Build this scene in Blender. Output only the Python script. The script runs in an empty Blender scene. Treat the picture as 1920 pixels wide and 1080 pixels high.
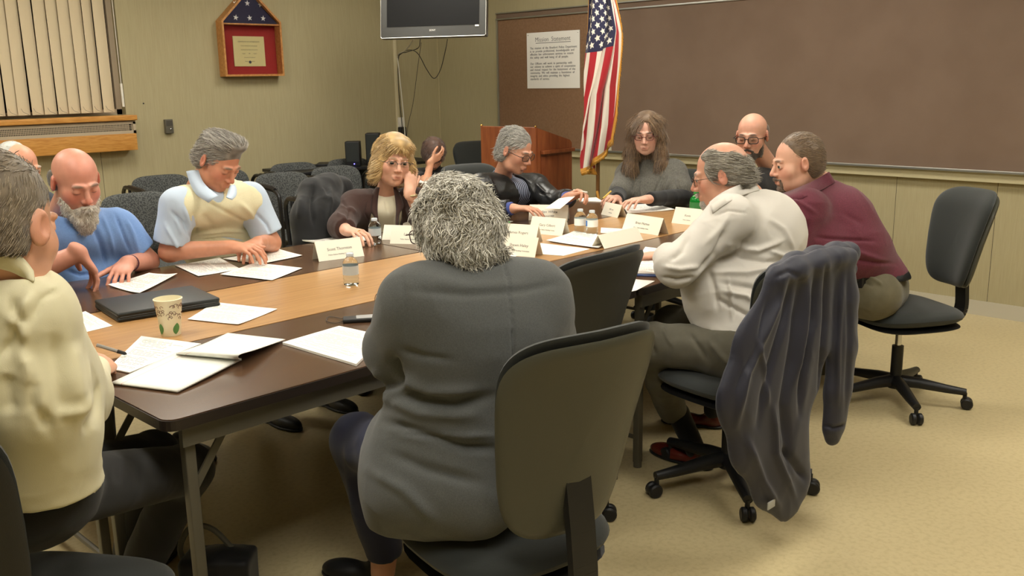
import bpy, math, random
import numpy as np
from math import sin, cos, pi, radians
random.seed(7); RNG = np.random.default_rng(7)
SC = bpy.context.scene; COL = SC.collection
V = lambda *a: np.array(a, float)
def nrm(v):
    v = np.asarray(v, float); return v/ (np.linalg.norm(v)+1e-12)
def lin(c):
    c = np.asarray(c, float)/255.0
    return np.where(c <= .04045, c/12.92, ((c+.055)/1.055)**2.4)

# ------------------------------------------------------------------ camera calibration
FPX = 1750.0; CAMH = 1.5
YAW, PITCH, ROLL = 0.801640439, 0.220208549, -0.0185194261
def cam_axes():
    fw = V(cos(PITCH)*cos(YAW), cos(PITCH)*sin(YAW), -sin(PITCH))
    r0 = V(sin(YAW), -cos(YAW), 0); u0 = np.cross(r0, fw)
    return cos(ROLL)*r0+sin(ROLL)*u0, -sin(ROLL)*r0+cos(ROLL)*u0, fw
CR, CU, CF = cam_axes(); CPOS = V(0, 0, CAMH)
def at(x, y, d=None, z=None, X=None, Y=None):
    """world point seen at photo position (x, y) at a depth d, or on the plane z= / X= / Y="""
    v = CR*(x-960)/FPX - CU*(y-540)/FPX + CF
    if d is None:
        d = (z-CAMH)/v[2] if z is not None else X/v[0] if X is not None else Y/v[1]
    return CPOS+v*d
def px(P):
    q = np.asarray(P, float)-CPOS; c = q@CF
    return 960+FPX*(q@CR)/c, 540-FPX*(q@CU)/c, c
cam = bpy.data.cameras.new('camera'); co = bpy.data.objects.new('camera', cam); COL.objects.link(co)
cam.sensor_width = 36; cam.lens = 36*FPX/1920; cam.clip_start = .05
from mathutils import Matrix
mw = Matrix.Identity(4)
for i in range(3):
    mw[i][0] = CR[i]; mw[i][1] = CU[i]; mw[i][2] = -CF[i]; mw[i][3] = CPOS[i]
co.matrix_world = mw; SC.camera = co
SC.view_settings.view_transform = 'Standard'; SC.view_settings.look = 'None'
SC.view_settings.gamma = 1; SC.view_settings.use_curve_mapping = False

# ------------------------------------------------------------------ materials
def mat(name, col=(128, 128, 128), rough=.6, metal=0, bump=0, bscale=60, stretch=(1, 1, 1), col2=None, cscale=20,
        cstretch=(1, 1, 1), contrast=(.35, .65), attr=False, sheen=0, spec=.5, trans=0, ior=1.45, emit=None, estr=0,
        coat=0, detail=3, alpha=None, sss=0):
    m = bpy.data.materials.new(name); m.use_nodes = True
    nt = m.node_tree; N = nt.nodes; L = nt.links; b = N['Principled BSDF']
    base = (*lin(col), 1)
    b.inputs['Base Color'].default_value = base
    b.inputs['Roughness'].default_value = rough; b.inputs['Metallic'].default_value = metal
    b.inputs['Specular IOR Level'].default_value = spec; b.inputs['IOR'].default_value = ior
    if sheen: b.inputs['Sheen Weight'].default_value = sheen; b.inputs['Sheen Roughness'].default_value = .5
    if trans: b.inputs['Transmission Weight'].default_value = trans
    if coat: b.inputs['Coat Weight'].default_value = coat; b.inputs['Coat Roughness'].default_value = .15
    if sss:
        b.inputs['Subsurface Weight'].default_value = sss; b.inputs['Subsurface Radius'].default_value = (1, .35, .2)
        b.inputs['Subsurface Scale'].default_value = .006
    if emit is not None:
        b.inputs['Emission Color'].default_value = (*lin(emit), 1); b.inputs['Emission Strength'].default_value = estr
    tc = N.new('ShaderNodeTexCoord')
    def noise(scale, st, det=detail):
        mp = N.new('ShaderNodeMapping'); mp.inputs['Scale'].default_value = st
        L.new(tc.outputs['Object'], mp.inputs[0])
        n = N.new('ShaderNodeTexNoise'); n.inputs['Scale'].default_value = scale; n.inputs['Detail'].default_value = det
        L.new(mp.outputs[0], n.inputs[0]); return n
    if attr:
        a = N.new('ShaderNodeAttribute'); a.attribute_name = 'Col'
        L.new(a.outputs['Color'], b.inputs['Base Color'])
    if col2 is not None:
        n = noise(cscale, cstretch)
        r = N.new('ShaderNodeValToRGB'); r.color_ramp.elements[0].position = contrast[0]; r.color_ramp.elements[1].position = contrast[1]
        r.color_ramp.elements[0].color = base; r.color_ramp.elements[1].color = (*lin(col2), 1)
        L.new(n.outputs['Fac'], r.inputs[0]); L.new(r.outputs[0], b.inputs['Base Color'])
    if bump:
        n = noise(bscale, stretch)
        bp = N.new('ShaderNodeBump'); bp.inputs['Strength'].default_value = 1; bp.inputs['Distance'].default_value = bump
        L.new(n.outputs['Fac'], bp.inputs['Height']); L.new(bp.outputs[0], b.inputs['Normal'])
    return m

# ------------------------------------------------------------------ objects
def tag(o, label=None, cat=None, group=None, kind=None):
    if label: o['label'] = label
    if cat: o['category'] = cat
    if group: o['group'] = group
    if kind: o['kind'] = kind
    return o
def thing(name, label, cat, loc=(0, 0, 0), rz=0, group=None):
    o = bpy.data.objects.new(name, None); COL.objects.link(o); o.empty_display_size = .05
    o.location = loc; o.rotation_euler = (0, 0, rz)
    return tag(o, label, cat, group)
def link(name, me, m, parent=None, smooth=True, angle=35):
    """one mesh object; when it has a parent its coordinates are the parent's"""
    if smooth:
        me.polygons.foreach_set('use_smooth', [True]*len(me.polygons))
        if angle: me.set_sharp_from_angle(angle=radians(angle))
    if m is not None:
        for mm in (m if isinstance(m, (list, tuple)) else [m]): me.materials.append(mm)
    o = bpy.data.objects.new(name, me); COL.objects.link(o)
    if parent is not None: o.parent = parent
    return o
class MB:
    """collects shapes into one mesh"""
    def __init__(s): s.v = []; s.f = []; s.n = 0; s.mi = []
    def add(s, v, f, mi=0):
        v = np.asarray(v, float).reshape(-1, 3); s.v.append(v)
        s.f += [tuple(int(i)+s.n for i in q) for q in f]; s.mi += [mi]*len(f); s.n += len(v); return s
    def box(s, x0, x1, y0, y1, z0, z1, bev=0, M=None, mi=0):
        c = V((x0+x1)/2, (y0+y1)/2, (z0+z1)/2); h = V(abs(x1-x0)/2, abs(y1-y0)/2, abs(z1-z0)/2)
        if bev <= 0:
            vs = [c+h*V(a, b, d) for a in (-1, 1) for b in (-1, 1) for d in (-1, 1)]
            fs = [(0, 1, 3, 2), (4, 6, 7, 5), (0, 4, 5, 1), (2, 3, 7, 6), (0, 2, 6, 4), (1, 5, 7, 3)]
        else:
            bev = min(bev, .49*2*h.min()); t = [-1, -1+.29*bev/1, 1, 1]
            # rounded box by pushing a subdivided cube
            n = 5; g = []
            ax = []
            for k in range(3):
                i = h[k]-bev; ax.append([-h[k], -i-bev*.38, -i, i, i+bev*.38, h[k]])
            vs = []; idx = {}
            def vid(i, j, k):
                if (i, j, k) not in idx:
                    p = V(ax[0][i], ax[1][j], ax[2][k]); q = np.clip(p, -(h-bev), h-bev); d = p-q; L = np.linalg.norm(d)
                    idx[(i, j, k)] = len(vs); vs.append(c+q+(d/L*bev if L > 0 else d))
                return idx[(i, j, k)]
            fs = []
            for i in range(5):
                for j in range(5):
                    fs.append((vid(i, j, 5), vid(i+1, j, 5), vid(i+1, j+1, 5), vid(i, j+1, 5)))
                    fs.append((vid(i, j, 0), vid(i, j+1, 0), vid(i+1, j+1, 0), vid(i+1, j, 0)))
                    fs.append((vid(i, 0, j), vid(i+1, 0, j), vid(i+1, 0, j+1), vid(i, 0, j+1)))
                    fs.append((vid(i, 5, j), vid(i, 5, j+1), vid(i+1, 5, j+1), vid(i+1, 5, j)))
                    fs.append((vid(0, i, j), vid(0, i, j+1), vid(0, i+1, j+1), vid(0, i+1, j)))
                    fs.append((vid(5, i, j), vid(5, i+1, j), vid(5, i+1, j+1), vid(5, i, j+1)))
        vs = np.array(vs)
        if M is not None: vs = vs@np.array(M)[:3, :3].T+np.array(M)[:3, 3]
        return s.add(vs, fs, mi)
    def tube(s, pts, r, n=10, caps=True, mi=0, closed=False):
        P = np.array(pts, float); m = len(P); rr = np.broadcast_to(np.asarray(r, float), (m,))
        T = np.gradient(P, axis=0) if not closed else np.roll(P, -1, 0)-np.roll(P, 1, 0)
        T /= np.linalg.norm(T, axis=1)[:, None]+1e-12
        u = np.cross(T[0], V(0, 0, 1) if abs(T[0][2]) < .9 else V(1, 0, 0)); u /= np.linalg.norm(u)
        vs = []
        for i in range(m):
            u = u-T[i]*(u@T[i]); u /= np.linalg.norm(u)+1e-12; w = np.cross(T[i], u)
            a = np.arange(n)*2*pi/n
            vs.append(P[i]+rr[i]*(np.cos(a)[:, None]*u+np.sin(a)[:, None]*w))
        fs = [(i*n+j, i*n+(j+1) % n, (i+1)*n+(j+1) % n, (i+1)*n+j) for i in range(m-1) for j in range(n)]
        if closed: fs += [((m-1)*n+j, (m-1)*n+(j+1) % n, (j+1) % n, j) for j in range(n)]
        elif caps: fs += [tuple(range(n))[::-1], tuple((m-1)*n+j for j in range(n))]
        return s.add(np.concatenate(vs), fs, mi)
    def lathe(s, prof, c=(0, 0, 0), n=24, mi=0, A=None):
        """prof: (radius, z) from bottom to top"""
        vs = []; a = np.arange(n)*2*pi/n
        for r, z in prof: vs.append(np.stack([r*np.cos(a), r*np.sin(a), np.full(n, z)], 1))
        m = len(prof); vs = np.concatenate(vs)
        if A is not None: vs = vs@np.array(A).T
        vs = vs+V(*c)
        fs = [(i*n+j, i*n+(j+1) % n, (i+1)*n+(j+1) % n, (i+1)*n+j) for i in range(m-1) for j in range(n)]
        if prof[0][0] > 1e-6: fs.append(tuple(range(n))[::-1])
        if prof[-1][0] > 1e-6: fs.append(tuple((m-1)*n+j for j in range(n)))
        return s.add(vs, fs, mi)
    def prism(s, poly, d, origin=(0, 0, 0), U=(1, 0, 0), W=(0, 0, 1), mi=0, inset=0):
        """polygon in the plane (U, W) thickened by vector d"""
        o = V(*origin); U = V(*U); W = V(*W); d = V(*d); n = len(poly)
        a = np.array([o+U*p[0]+W*p[1] for p in poly]); vs = np.concatenate([a, a+d])
        fs = [tuple(range(n)), tuple(range(2*n-1, n-1, -1))]+[(i, i+n, (i+1) % n+n, (i+1) % n) for i in range(n)]
        return s.add(vs, fs, mi)
    def grid(s, P, closed_u=False, mi=0):
        P = np.asarray(P, float); a, b = P.shape[:2]
        fs = [(i*b+j, ((i+1) % a)*b+j, ((i+1) % a)*b+j+1, i*b+j+1) for i in range(a if closed_u else a-1) for j in range(b-1)]
        return s.add(P.reshape(-1, 3), fs, mi)
    def mesh(s, name='m', fix=True):
        me = bpy.data.meshes.new(name); me.from_pydata([tuple(v) for v in np.concatenate(s.v)], [], s.f)
        if any(s.mi): me.polygons.foreach_set('material_index', s.mi)
        if fix:
            import bmesh
            bm = bmesh.new(); bm.from_mesh(me); bmesh.ops.recalc_face_normals(bm, faces=bm.faces[:]); bm.to_mesh(me); bm.free()
        me.update(); return me
    def build(s, name, m, parent=None, smooth=True, angle=35): return link(name, s.mesh(name), m, parent, smooth, angle)
def bez(pts, n=16):
    """Catmull-Rom through points"""
    P = [np.asarray(p, float) for p in pts]; P = [2*P[0]-P[1]]+P+[2*P[-1]-P[-2]]; out = []
    for i in range(1, len(P)-2):
        for t in np.arange(n)/n:
            a, b, c, d = P[i-1:i+3]
            out.append(.5*((2*b)+(-a+c)*t+(2*a-5*b+4*c-d)*t*t+(-a+3*b-3*c+d)*t**3))
    out.append(P[-2]); return np.array(out)
def text(name, body, size, m, parent, loc, X=(1, 0, 0), Y=(0, 0, 1), align='CENTER', ext=.0003, spacing=1, offset=0, line=1.0):
    c = bpy.data.curves.new(name, 'FONT'); c.body = body; c.size = size; c.align_x = align; c.extrude = ext
    c.space_character = spacing; c.space_line = line; c.offset = offset; c.resolution_u = 2
    tmp = bpy.data.objects.new(name, c); COL.objects.link(tmp)
    me = bpy.data.meshes.new_from_object(tmp.evaluated_get(bpy.context.evaluated_depsgraph_get())); bpy.data.objects.remove(tmp); bpy.data.curves.remove(c)
    me.materials.clear(); me.materials.append(m); o = bpy.data.objects.new(name, me); COL.objects.link(o); o.parent = parent
    X = nrm(X); Y = nrm(Y); Z = np.cross(X, Y); M = Matrix.Identity(4)
    for i in range(3): M[i][0] = X[i]; M[i][1] = Y[i]; M[i][2] = Z[i]; M[i][3] = loc[i]
    o.matrix_local = M; return o

# ------------------------------------------------------------------ signed-distance bodies
class Field:
    def __init__(s, res): s.res = res; s.ops = []; s.cuts = []
    def cap(s, a, b, ra, rb=None, k=.02, op='u', fl=None, cut=False):
        """tapered limb a->b; fl=(axis, factor) squashes the section along axis; cut: flat end at b"""
        s.ops.append(('cap', V(*a), V(*b), ra, ra if rb is None else rb, k, op, fl, cut)); return s
    def chain(s, pts, rs, k=.02, op='u', fl=None):
        for i in range(len(pts)-1): s.cap(pts[i], pts[i+1], rs[i], rs[i+1], k, op, fl)
        return s
    def ell(s, c, r, A=None, k=.02, op='u'):
        """ellipsoid, rows of A are its axes"""
        s.ops.append(('ell', V(*c), V(*r), np.eye(3) if A is None else np.asarray(A, float), None, k, op, None, False)); return s
    def box(s, c, h, A=None, rnd=.005, k=.01, op='u'):
        s.ops.append(('box', V(*c), V(*h), np.eye(3) if A is None else np.asarray(A, float), rnd, k, op, None, False)); return s
    def plane(s, p, n, k=.004, near=None, rad=None):
        """keep the side opposite to n (optionally only within rad of near)"""
        s.ops.append(('pl', V(*p), nrm(n), near, rad, k, 'cut', None, False)); return s
    def bb(s, o):
        if o[0] == 'cap':
            m = max(o[3], o[4])*(max(1, o[7][1]) if o[7] else 1); return np.minimum(o[1], o[2])-m, np.maximum(o[1], o[2])+m
        m = np.abs(o[3].T)@(o[2]+(o[4] or 0) if o[0] == 'box' else o[2]); return o[1]-m, o[1]+m
    def build(s):
        us = [s.bb(o) for o in s.ops if o[6] == 'u']
        lo = np.min([u[0] for u in us], 0)-s.res*4; hi = np.max([u[1] for u in us], 0)+s.res*4
        n = np.ceil((hi-lo)/s.res).astype(int)+1; s.lo = lo
        D = np.full(n, .12, np.float32)
        gx = [lo[i]+np.arange(n[i])*s.res for i in range(3)]
        for o in s.ops:
            typ, k, op = o[0], o[5], o[6]
            if typ == 'pl':
                if o[3] is not None: a, b = V(*o[3])-o[4], V(*o[3])+o[4]
                else: a, b = lo, hi
            else:
                a, b = s.bb(o); mg = k+s.res*2.5; a = a-mg; b = b+mg
            i0 = np.maximum(((a-lo)/s.res).astype(int), 0); i1 = np.minimum(((b-lo)/s.res).astype(int)+2, n)
            if (i1 <= i0).any(): continue
            X = gx[0][i0[0]:i1[0], None, None]; Y = gx[1][None, i0[1]:i1[1], None]; Z = gx[2][None, None, i0[2]:i1[2]]
            sl = D[i0[0]:i1[0], i0[1]:i1[1], i0[2]:i1[2]]
            if typ == 'cap':
                A, B = o[1], o[2]; ab = B-A; L2 = ab@ab+1e-12
                px_, py_, pz_ = X-A[0], Y-A[1], Z-A[2]
                t0 = (px_*ab[0]+py_*ab[1]+pz_*ab[2])/L2; t = np.clip(t0, 0, 1)
                vx, vy, vz = px_-t*ab[0], py_-t*ab[1], pz_-t*ab[2]
                if o[7]:
                    ax = nrm(o[7][0]); g = 1/o[7][1]-1; dt = (vx*ax[0]+vy*ax[1]+vz*ax[2])*g
                    vx, vy, vz = vx+ax[0]*dt, vy+ax[1]*dt, vz+ax[2]*dt
                d = np.sqrt(vx*vx+vy*vy+vz*vz)-(o[3]+(o[4]-o[3])*t)
                if o[8]: d = np.maximum(d, (t0-1)*math.sqrt(L2))
            elif typ == 'ell':
                p = [(X-o[1][0])*o[3][i][0]+(Y-o[1][1])*o[3][i][1]+(Z-o[1][2])*o[3][i][2] for i in range(3)]
                r = o[2]; k0 = np.sqrt((p[0]/r[0])**2+(p[1]/r[1])**2+(p[2]/r[2])**2)
                k1 = np.sqrt((p[0]/r[0]**2)**2+(p[1]/r[1]**2)**2+(p[2]/r[2]**2)**2)+1e-9
                d = k0*(k0-1)/k1
            elif typ == 'box':
                p = [np.abs((X-o[1][0])*o[3][i][0]+(Y-o[1][1])*o[3][i][1]+(Z-o[1][2])*o[3][i][2])-o[2][i] for i in range(3)]
                d = np.sqrt(sum(np.maximum(q, 0)**2 for q in p))+np.minimum(np.maximum(np.maximum(p[0], p[1]), p[2]), 0)-o[4]
            else:
                d = -((X-o[1][0])*o[2][0]+(Y-o[1][1])*o[2][1]+(Z-o[1][2])*o[2][2])
            if op == 'u':
                h = np.maximum(k-np.abs(sl-d), 0)/max(k, 1e-6); sl[...] = np.minimum(sl, d)-h*h*k*.25
            else:  # subtract (-d) ; plane keeps -d side
                e = -d; h = np.maximum(k-np.abs(sl-e), 0)/max(k, 1e-6); sl[...] = np.maximum(sl, e)+h*h*k*.25
        return s.nets(D)
    def nets(s, D):
        I = D < 0; n = D.shape
        def c8(f, A): 
            return f(f(f(A[:-1, :-1, :-1], A[1:, :-1, :-1]), f(A[:-1, 1:, :-1], A[1:, 1:, :-1])), f(f(A[:-1, :-1, 1:], A[1:, :-1, 1:]), f(A[:-1, 1:, 1:], A[1:, 1:, 1:])))
        act = c8(np.logical_or, I) & ~c8(np.logical_and, I)
        ci = np.argwhere(act); m = len(ci)
        vid = np.full(act.shape, -1, np.int32); vid[act] = np.arange(m)
        P = np.zeros((m, 3)); cnt = np.zeros(m)
        cor = [(a, b, c) for a in (0, 1) for b in (0, 1) for c in (0, 1)]
        vals = {c: D[ci[:, 0]+c[0], ci[:, 1]+c[1], ci[:, 2]+c[2]].astype(float) for c in cor}
        for a in cor:
            for ax in range(3):
                if a[ax] == 0:
                    b = list(a); b[ax] = 1; b = tuple(b); va, vb = vals[a], vals[b]; x = (va < 0) != (vb < 0)
                    t = np.where(x, va/(va-vb+1e-20), 0); p = np.array(a, float)[None]+np.zeros((m, 3)); p[:, ax] = t
                    P += p*x[:, None]; cnt += x
        P = (P/cnt[:, None]+ci)*s.res+s.lo
        F = []
        for ax in range(3):
            sa = [slice(1, -1)]*3; sb = [slice(1, -1)]*3; sa[ax] = slice(0, -1); sb[ax] = slice(1, None)
            e = I[tuple(sa)] != I[tuple(sb)]; q = np.argwhere(e)
            if len(q) == 0: continue
            off = np.ones(3, int); off[ax] = 0; q = q+off; u, w = (ax+1) % 3, (ax+2) % 3
            def g(du, dw):
                r = q.copy(); r[:, u] -= du; r[:, w] -= dw; return vid[r[:, 0], r[:, 1], r[:, 2]]
            quad = np.stack([g(1, 1), g(0, 1), g(0, 0), g(1, 0)], 1)
            ins = I[q[:, 0], q[:, 1], q[:, 2]]
            quad[~ins] = quad[~ins][:, ::-1]; F.append(quad)
        F = np.concatenate(F); F = F[(F >= 0).all(1)]
        return P, F
def vnormals(P, F):
    n = np.cross(P[F[:, 2]]-P[F[:, 0]], P[F[:, 3]]-P[F[:, 1]]); N = np.zeros_like(P)
    for i in range(4): np.add.at(N, F[:, i], n)
    return N/(np.linalg.norm(N, axis=1)[:, None]+1e-12)
def smooth_mesh(P, F, it=2, w=.5):
    E = np.concatenate([F[:, [0, 1]], F[:, [1, 2]], F[:, [2, 3]], F[:, [3, 0]]]); n = len(P)
    for _ in range(it):
        S = np.zeros_like(P); c = np.zeros(n)
        for a, b in ((0, 1), (1, 0)):
            for j in range(3): S[:, j] += np.bincount(E[:, a], P[E[:, b], j], n)
            c += np.bincount(E[:, a], minlength=n)
        P = P+(S/c[:, None]-P)*w
    return P
def qmesh(name, P, F, col=None):
    me = bpy.data.meshes.new(name); nv, nf = len(P), len(F); k = F.shape[1]
    me.vertices.add(nv); me.vertices.foreach_set('co', np.ascontiguousarray(P, dtype=np.float32).ravel())
    me.loops.add(nf*k); me.loops.foreach_set('vertex_index', np.ascontiguousarray(F, dtype=np.int32).ravel())
    me.polygons.add(nf); me.polygons.foreach_set('loop_start', np.arange(nf, dtype=np.int32)*k)
    me.polygons.foreach_set('loop_total', np.full(nf, k, np.int32)); me.update(calc_edges=True); me.validate()
    if col is not None:
        a = me.color_attributes.new('Col', 'FLOAT_COLOR', 'POINT'); c = np.ones((nv, 4), np.float32); c[:, :3] = col
        a.data.foreach_set('color', c.ravel())
    return me
def snoise(P, scale, seed=0, st=None, n=6):
    """cheap smooth band noise, roughly -1..1"""
    r = np.random.default_rng(seed); P = P*(1 if st is None else np.asarray(st)); out = 0
    for i in range(n):
        d = nrm(r.normal(size=3)); out = out+np.sin(P@d*scale*(.6+.9*r.random())+r.random()*6.28+1.3*np.sin(P@nrm(r.normal(size=3))*scale*.7+r.random()*6))
    return out/math.sqrt(n)/1.3
def folds(P, N, lines, flip=1):
    """cloth creases: lines = (pixel polyline, width m, height m, ...) laid over the side turned to the photographer"""
    if not lines: return P
    q = P-CPOS; c = q@CF; x = 960+FPX*(q@CR)/c; y = 540-FPX*(q@CU)/c
    w_k, h_k = .8, 1.35
    face = np.clip(-(N*(q/np.linalg.norm(q, axis=1)[:, None])).sum(1)*2.5, 0, 1)
    for ln, w, h in lines:
        ln = np.asarray(ln, float); best = np.full(len(P), 1e9); end = np.ones(len(P))
        tot = len(ln)-1
        for i in range(tot):
            a, b = ln[i], ln[i+1]; ab = b-a; t = np.clip(((x-a[0])*ab[0]+(y-a[1])*ab[1])/(ab@ab), 0, 1)
            d = np.hypot(x-a[0]-t*ab[0], y-a[1]-t*ab[1])*c/FPX
            u = (i+t)/tot; tp = np.clip(np.minimum(u, 1-u)*5, 0, 1)*.8+.2
            m = d < best; best = np.where(m, d, best); end = np.where(m, tp, end)
        g = np.exp(-(best/(w*w_k))**2)*end*face*h*h_k
        P = P+N*g[:, None]
    return P
def garment(name, fld, m, parent, seed=1, amp=.004, scale=28, st=None, lines=None, ridge=.0, sm=2, post=None):
    P, F = fld.build(); P = smooth_mesh(P, F, sm); N = vnormals(P, F)
    if amp:
        d = snoise(P, scale, seed, st)*amp*.6
        a = snoise(P, scale*1.1, seed+9, st); b = snoise(P, scale*2.4, seed+11, (1, 1, .6))
        d = d+amp*1.3*(.55-np.abs(a)).clip(-.3, .55)+amp*.5*(.5-np.abs(b)).clip(-.2, .5)*(a > -.2)
        if ridge: d = d+ridge*(1-2*np.abs(snoise(P, scale*.8, seed+5, st)))
        P = P+N*d[:, None]
    if lines: P = folds(P, vnormals(P, F), lines)
    if post: P = post(P, vnormals(P, F))
    return link(name, qmesh(name, P, F), m, parent, True, 0)
# ------------------------------------------------------------------ people
def frame(F, U=(0, 0, 1)):
    """rows: right, forward, up"""
    F = nrm(F); U = nrm(V(*U)-F*(V(*U)@F)); return np.array([np.cross(F, U), F, U])
def ypr(yaw, pitch=0, roll=0):
    """yaw degrees from +X, pitch up positive, roll to the person's right positive"""
    y, p, r = radians(yaw), radians(pitch), radians(roll)
    F = V(cos(p)*cos(y), cos(p)*sin(y), sin(p)); R = V(sin(y), -cos(y), 0); U = np.cross(R, F)
    return np.array([cos(r)*R-sin(r)*U, F, cos(r)*U+sin(r)*R])
def loc(A, c, s, *p): return V(*c)+(V(*p)*s)@A
SKIN = (212, 160, 128)
def head_sdf(f, c, A, s=1.0, nose=1.0, jaw=1.0, eyes='down', ears=True, fat=0, neck=None, nr=.052):
    L = lambda *p: loc(A, c, s, *p)
    f.ell(L(0, -.014, .04), V(.075, .094, .083)*s, A, .02)
    f.ell(L(0, .028, -.03), V(.056+fat*.5, .062, .078)*s, A, .03)
    f.cap(L(-.03*jaw, .02, -.07), L(.03*jaw, .02, -.07), (.034+fat)*s, None, .03)
    f.ell(L(0, .058, -.092), V(.024*jaw, .022, .019)*s, A, .025)
    for x in (-1, 1):
        f.ell(L(x*.04, .045, -.022), V(.026+fat, .03, .03)*s, A, .02)
        f.ell(L(x*.031, .101, .006), V(.019, .016, .0135)*s, A, .014, 'sub')
        f.ell(L(x*.031, .0765 if eyes != 'open' else .073, .006), V(.0145, .0135, .012)*s, A, .004)
        f.cap(L(x*.012, .0885, .027), L(x*.044, .0785, .026), .0072*s, .006*s, .014)
        if eyes == 'open':
            f.chain([L(x*.017, .083, .009), L(x*.031, .0885, .0145), L(x*.046, .079, .009)], [.003*s, .0042*s, .003*s], .003)
            f.chain([L(x*.017, .083, .003), L(x*.031, .087, -.003), L(x*.046, .078, .002)], [.003*s, .0036*s, .003*s], .003)
    f.cap(L(0, .086, .016), L(0, .104+.004*nose, -.026), .0075*s, .0105*s*nose, .012)
    for x in (-1, 1): f.ell(L(x*.012, .096, -.031), V(.0085, .011, .008)*s*nose, A, .006)
    f.cap(L(-.019, .083, -.06), L(0, .092, -.057), .0065*s, None, .008); f.cap(L(.019, .083, -.06), L(0, .092, -.057), .0065*s, None, .008)
    f.cap(L(-.014, .086, -.069), L(.014, .086, -.069), .0075*s, None, .007)
    f.cap(L(-.02, .0955, -.0635), L(.02, .0955, -.0635), .0015*s, None, .003, 'sub')
    if ears:
        for x in (-1, 1):
            B = np.array([A[0]*.93+A[1]*.36*x*-1, A[1]*.93+A[0]*.36*x, A[2]])
            f.ell(L(x*.079, -.012, .004), V(.0085, .019, .031)*s, B, .006)
            f.ell(L(x*.088, -.008, .008), V(.007, .010, .017)*s, B, .005, 'sub')
    if neck is not None:
        f.cap(L(0, -.02, -.04), V(*neck), nr, nr*1.0, .035)
def head_color(P, c, A, s, base, lip=(178, 105, 92), red=.12, brow=None, scalp=None, eyes='down'):
    q = ((P-V(*c))@A.T)/s; base = lin(base); col = np.tile(base, (len(P), 1))
    def blob(p, r, rgb, w=1):
        nonlocal col
        d = (((q-V(*p))/V(*r))**2).sum(1); g = np.clip(1.35-d, 0, 1)*w; col = col*(1-g[:, None])+lin(rgb)*g[:, None]
    redc = tuple(np.array(SKIN)*0+np.array([205, 110, 92]))
    for x in (-1, 1):
        blob((x*.042, .06, -.022), (.028, .05, .028), redc, red*1.6); blob((x*.086, -.01, 0), (.018, .03, .04), redc, red*1.8)
    blob((0, .108, -.028), (.018, .03, .016), redc, red*1.8); blob((0, .06, .08), (.06, .07, .05), redc, red*.6)
    blob((0, .09, -.063), (.022, .03, .0095), lip, .6)
    for x in (-1, 1):
        if brow is not None: blob((x*.031, .092, .029), (.020, .03, .0055), brow, .9)
        if eyes == 'down': blob((x*.031, .09, -.001), (.013, .02, .0022), (70, 45, 38), .85)
    n = snoise(P, 190, 3)*.035+snoise(P, 60, 4)*.03
    return np.clip(col*(1+n[:, None]), 0, 1)
def add_eyes(c, A, s, parent, iris=(70, 60, 50), look=(0, 0)):
    for x in (-1, 1):
        m = MB(); o = loc(A, c, s, x*.031, .0775, .0055); g = nrm(A[1]+A[0]*look[0]+A[2]*look[1]); B = frame(g, A[2])
        BM = np.stack([B[0], B[2], B[1]], 1)
        prof = [(sin(t)*.0128*s, -cos(t)*.0128*s) for t in np.linspace(0, pi, 15)]
        n0 = len(m.f); m.lathe(prof, o, 16, 0, BM)
        for i in range(len(m.f)):
            if i//16 >= 13: m.mi[i] = 2
            elif i//16 >= 10: m.mi[i] = 1
        m.build('eye', [M_EYE, M_IRIS, M_PUPIL], parent)
def hand_sdf(f, w, D, N, right=True, curl=(.35, .5, .4), thumb=(.55, .75, .25), splay=1., s=1.0, per=None, fore=None):
    """hand at wrist w, fingers along D, palm facing N"""
    D = nrm(D); N = nrm(V(*N)-D*(V(*N)@D)); S = np.cross(D, N)*(1 if right else -1)
    A = np.array([S, D, N]); L = lambda a, b, c: V(*w)+(S*a+D*b+N*c)*s
    f.ell(L(0, .052, 0), V(.040, .052, .0155)*s, A, .014)
    f.cap(L(0, -.02, 0), L(0, .02, 0), .026*s, .024*s, .02, fl=(N, .72))
    roots = [(.030, .086), (.0105, .092), (-.0095, .087), (-.028, .078)]
    lens = [(.042, .026, .021), (.046, .030, .022), (.042, .028, .021), (.034, .021, .019)]; rad = [.0088, .009, .0086, .0076]
    for i in range(4):
        cc = per[i] if per else curl
        p = L(roots[i][0], roots[i][1], 0); f.cap(L(roots[i][0]*.5, .03, 0), p, .011*s, rad[i]*1.18*s, .01)
        d = nrm(D+S*splay*(.16, .04, -.07, -.2)[i]); nn = N.copy(); r = rad[i]*s
        for j in range(3):
            a = cc[j]; d2 = d*cos(a)+nn*sin(a); nn = nn*cos(a)-d*sin(a); d = nrm(d2); nn = nrm(nn-d*(nn@d))
            q = p+d*lens[i][j]*s; f.cap(p, q, r, r*.93, .004); p = q; r *= .93
    t = nrm(D*thumb[0]+S*thumb[1]+N*thumb[2]); p = L(.022, .022, .004); q = p+t*.046*s
    f.cap(p, q, .0155*s, .0115*s, .012); t2 = nrm(t*.8+D*.45+N*.15*0); q2 = q+t2*.033*s; f.cap(q, q2, .0112*s, .0102*s, .004)
    t3 = nrm(t2*.8+D*.3); f.cap(q2, q2+t3*.024*s, .0102*s, .0085*s, .004)
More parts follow.
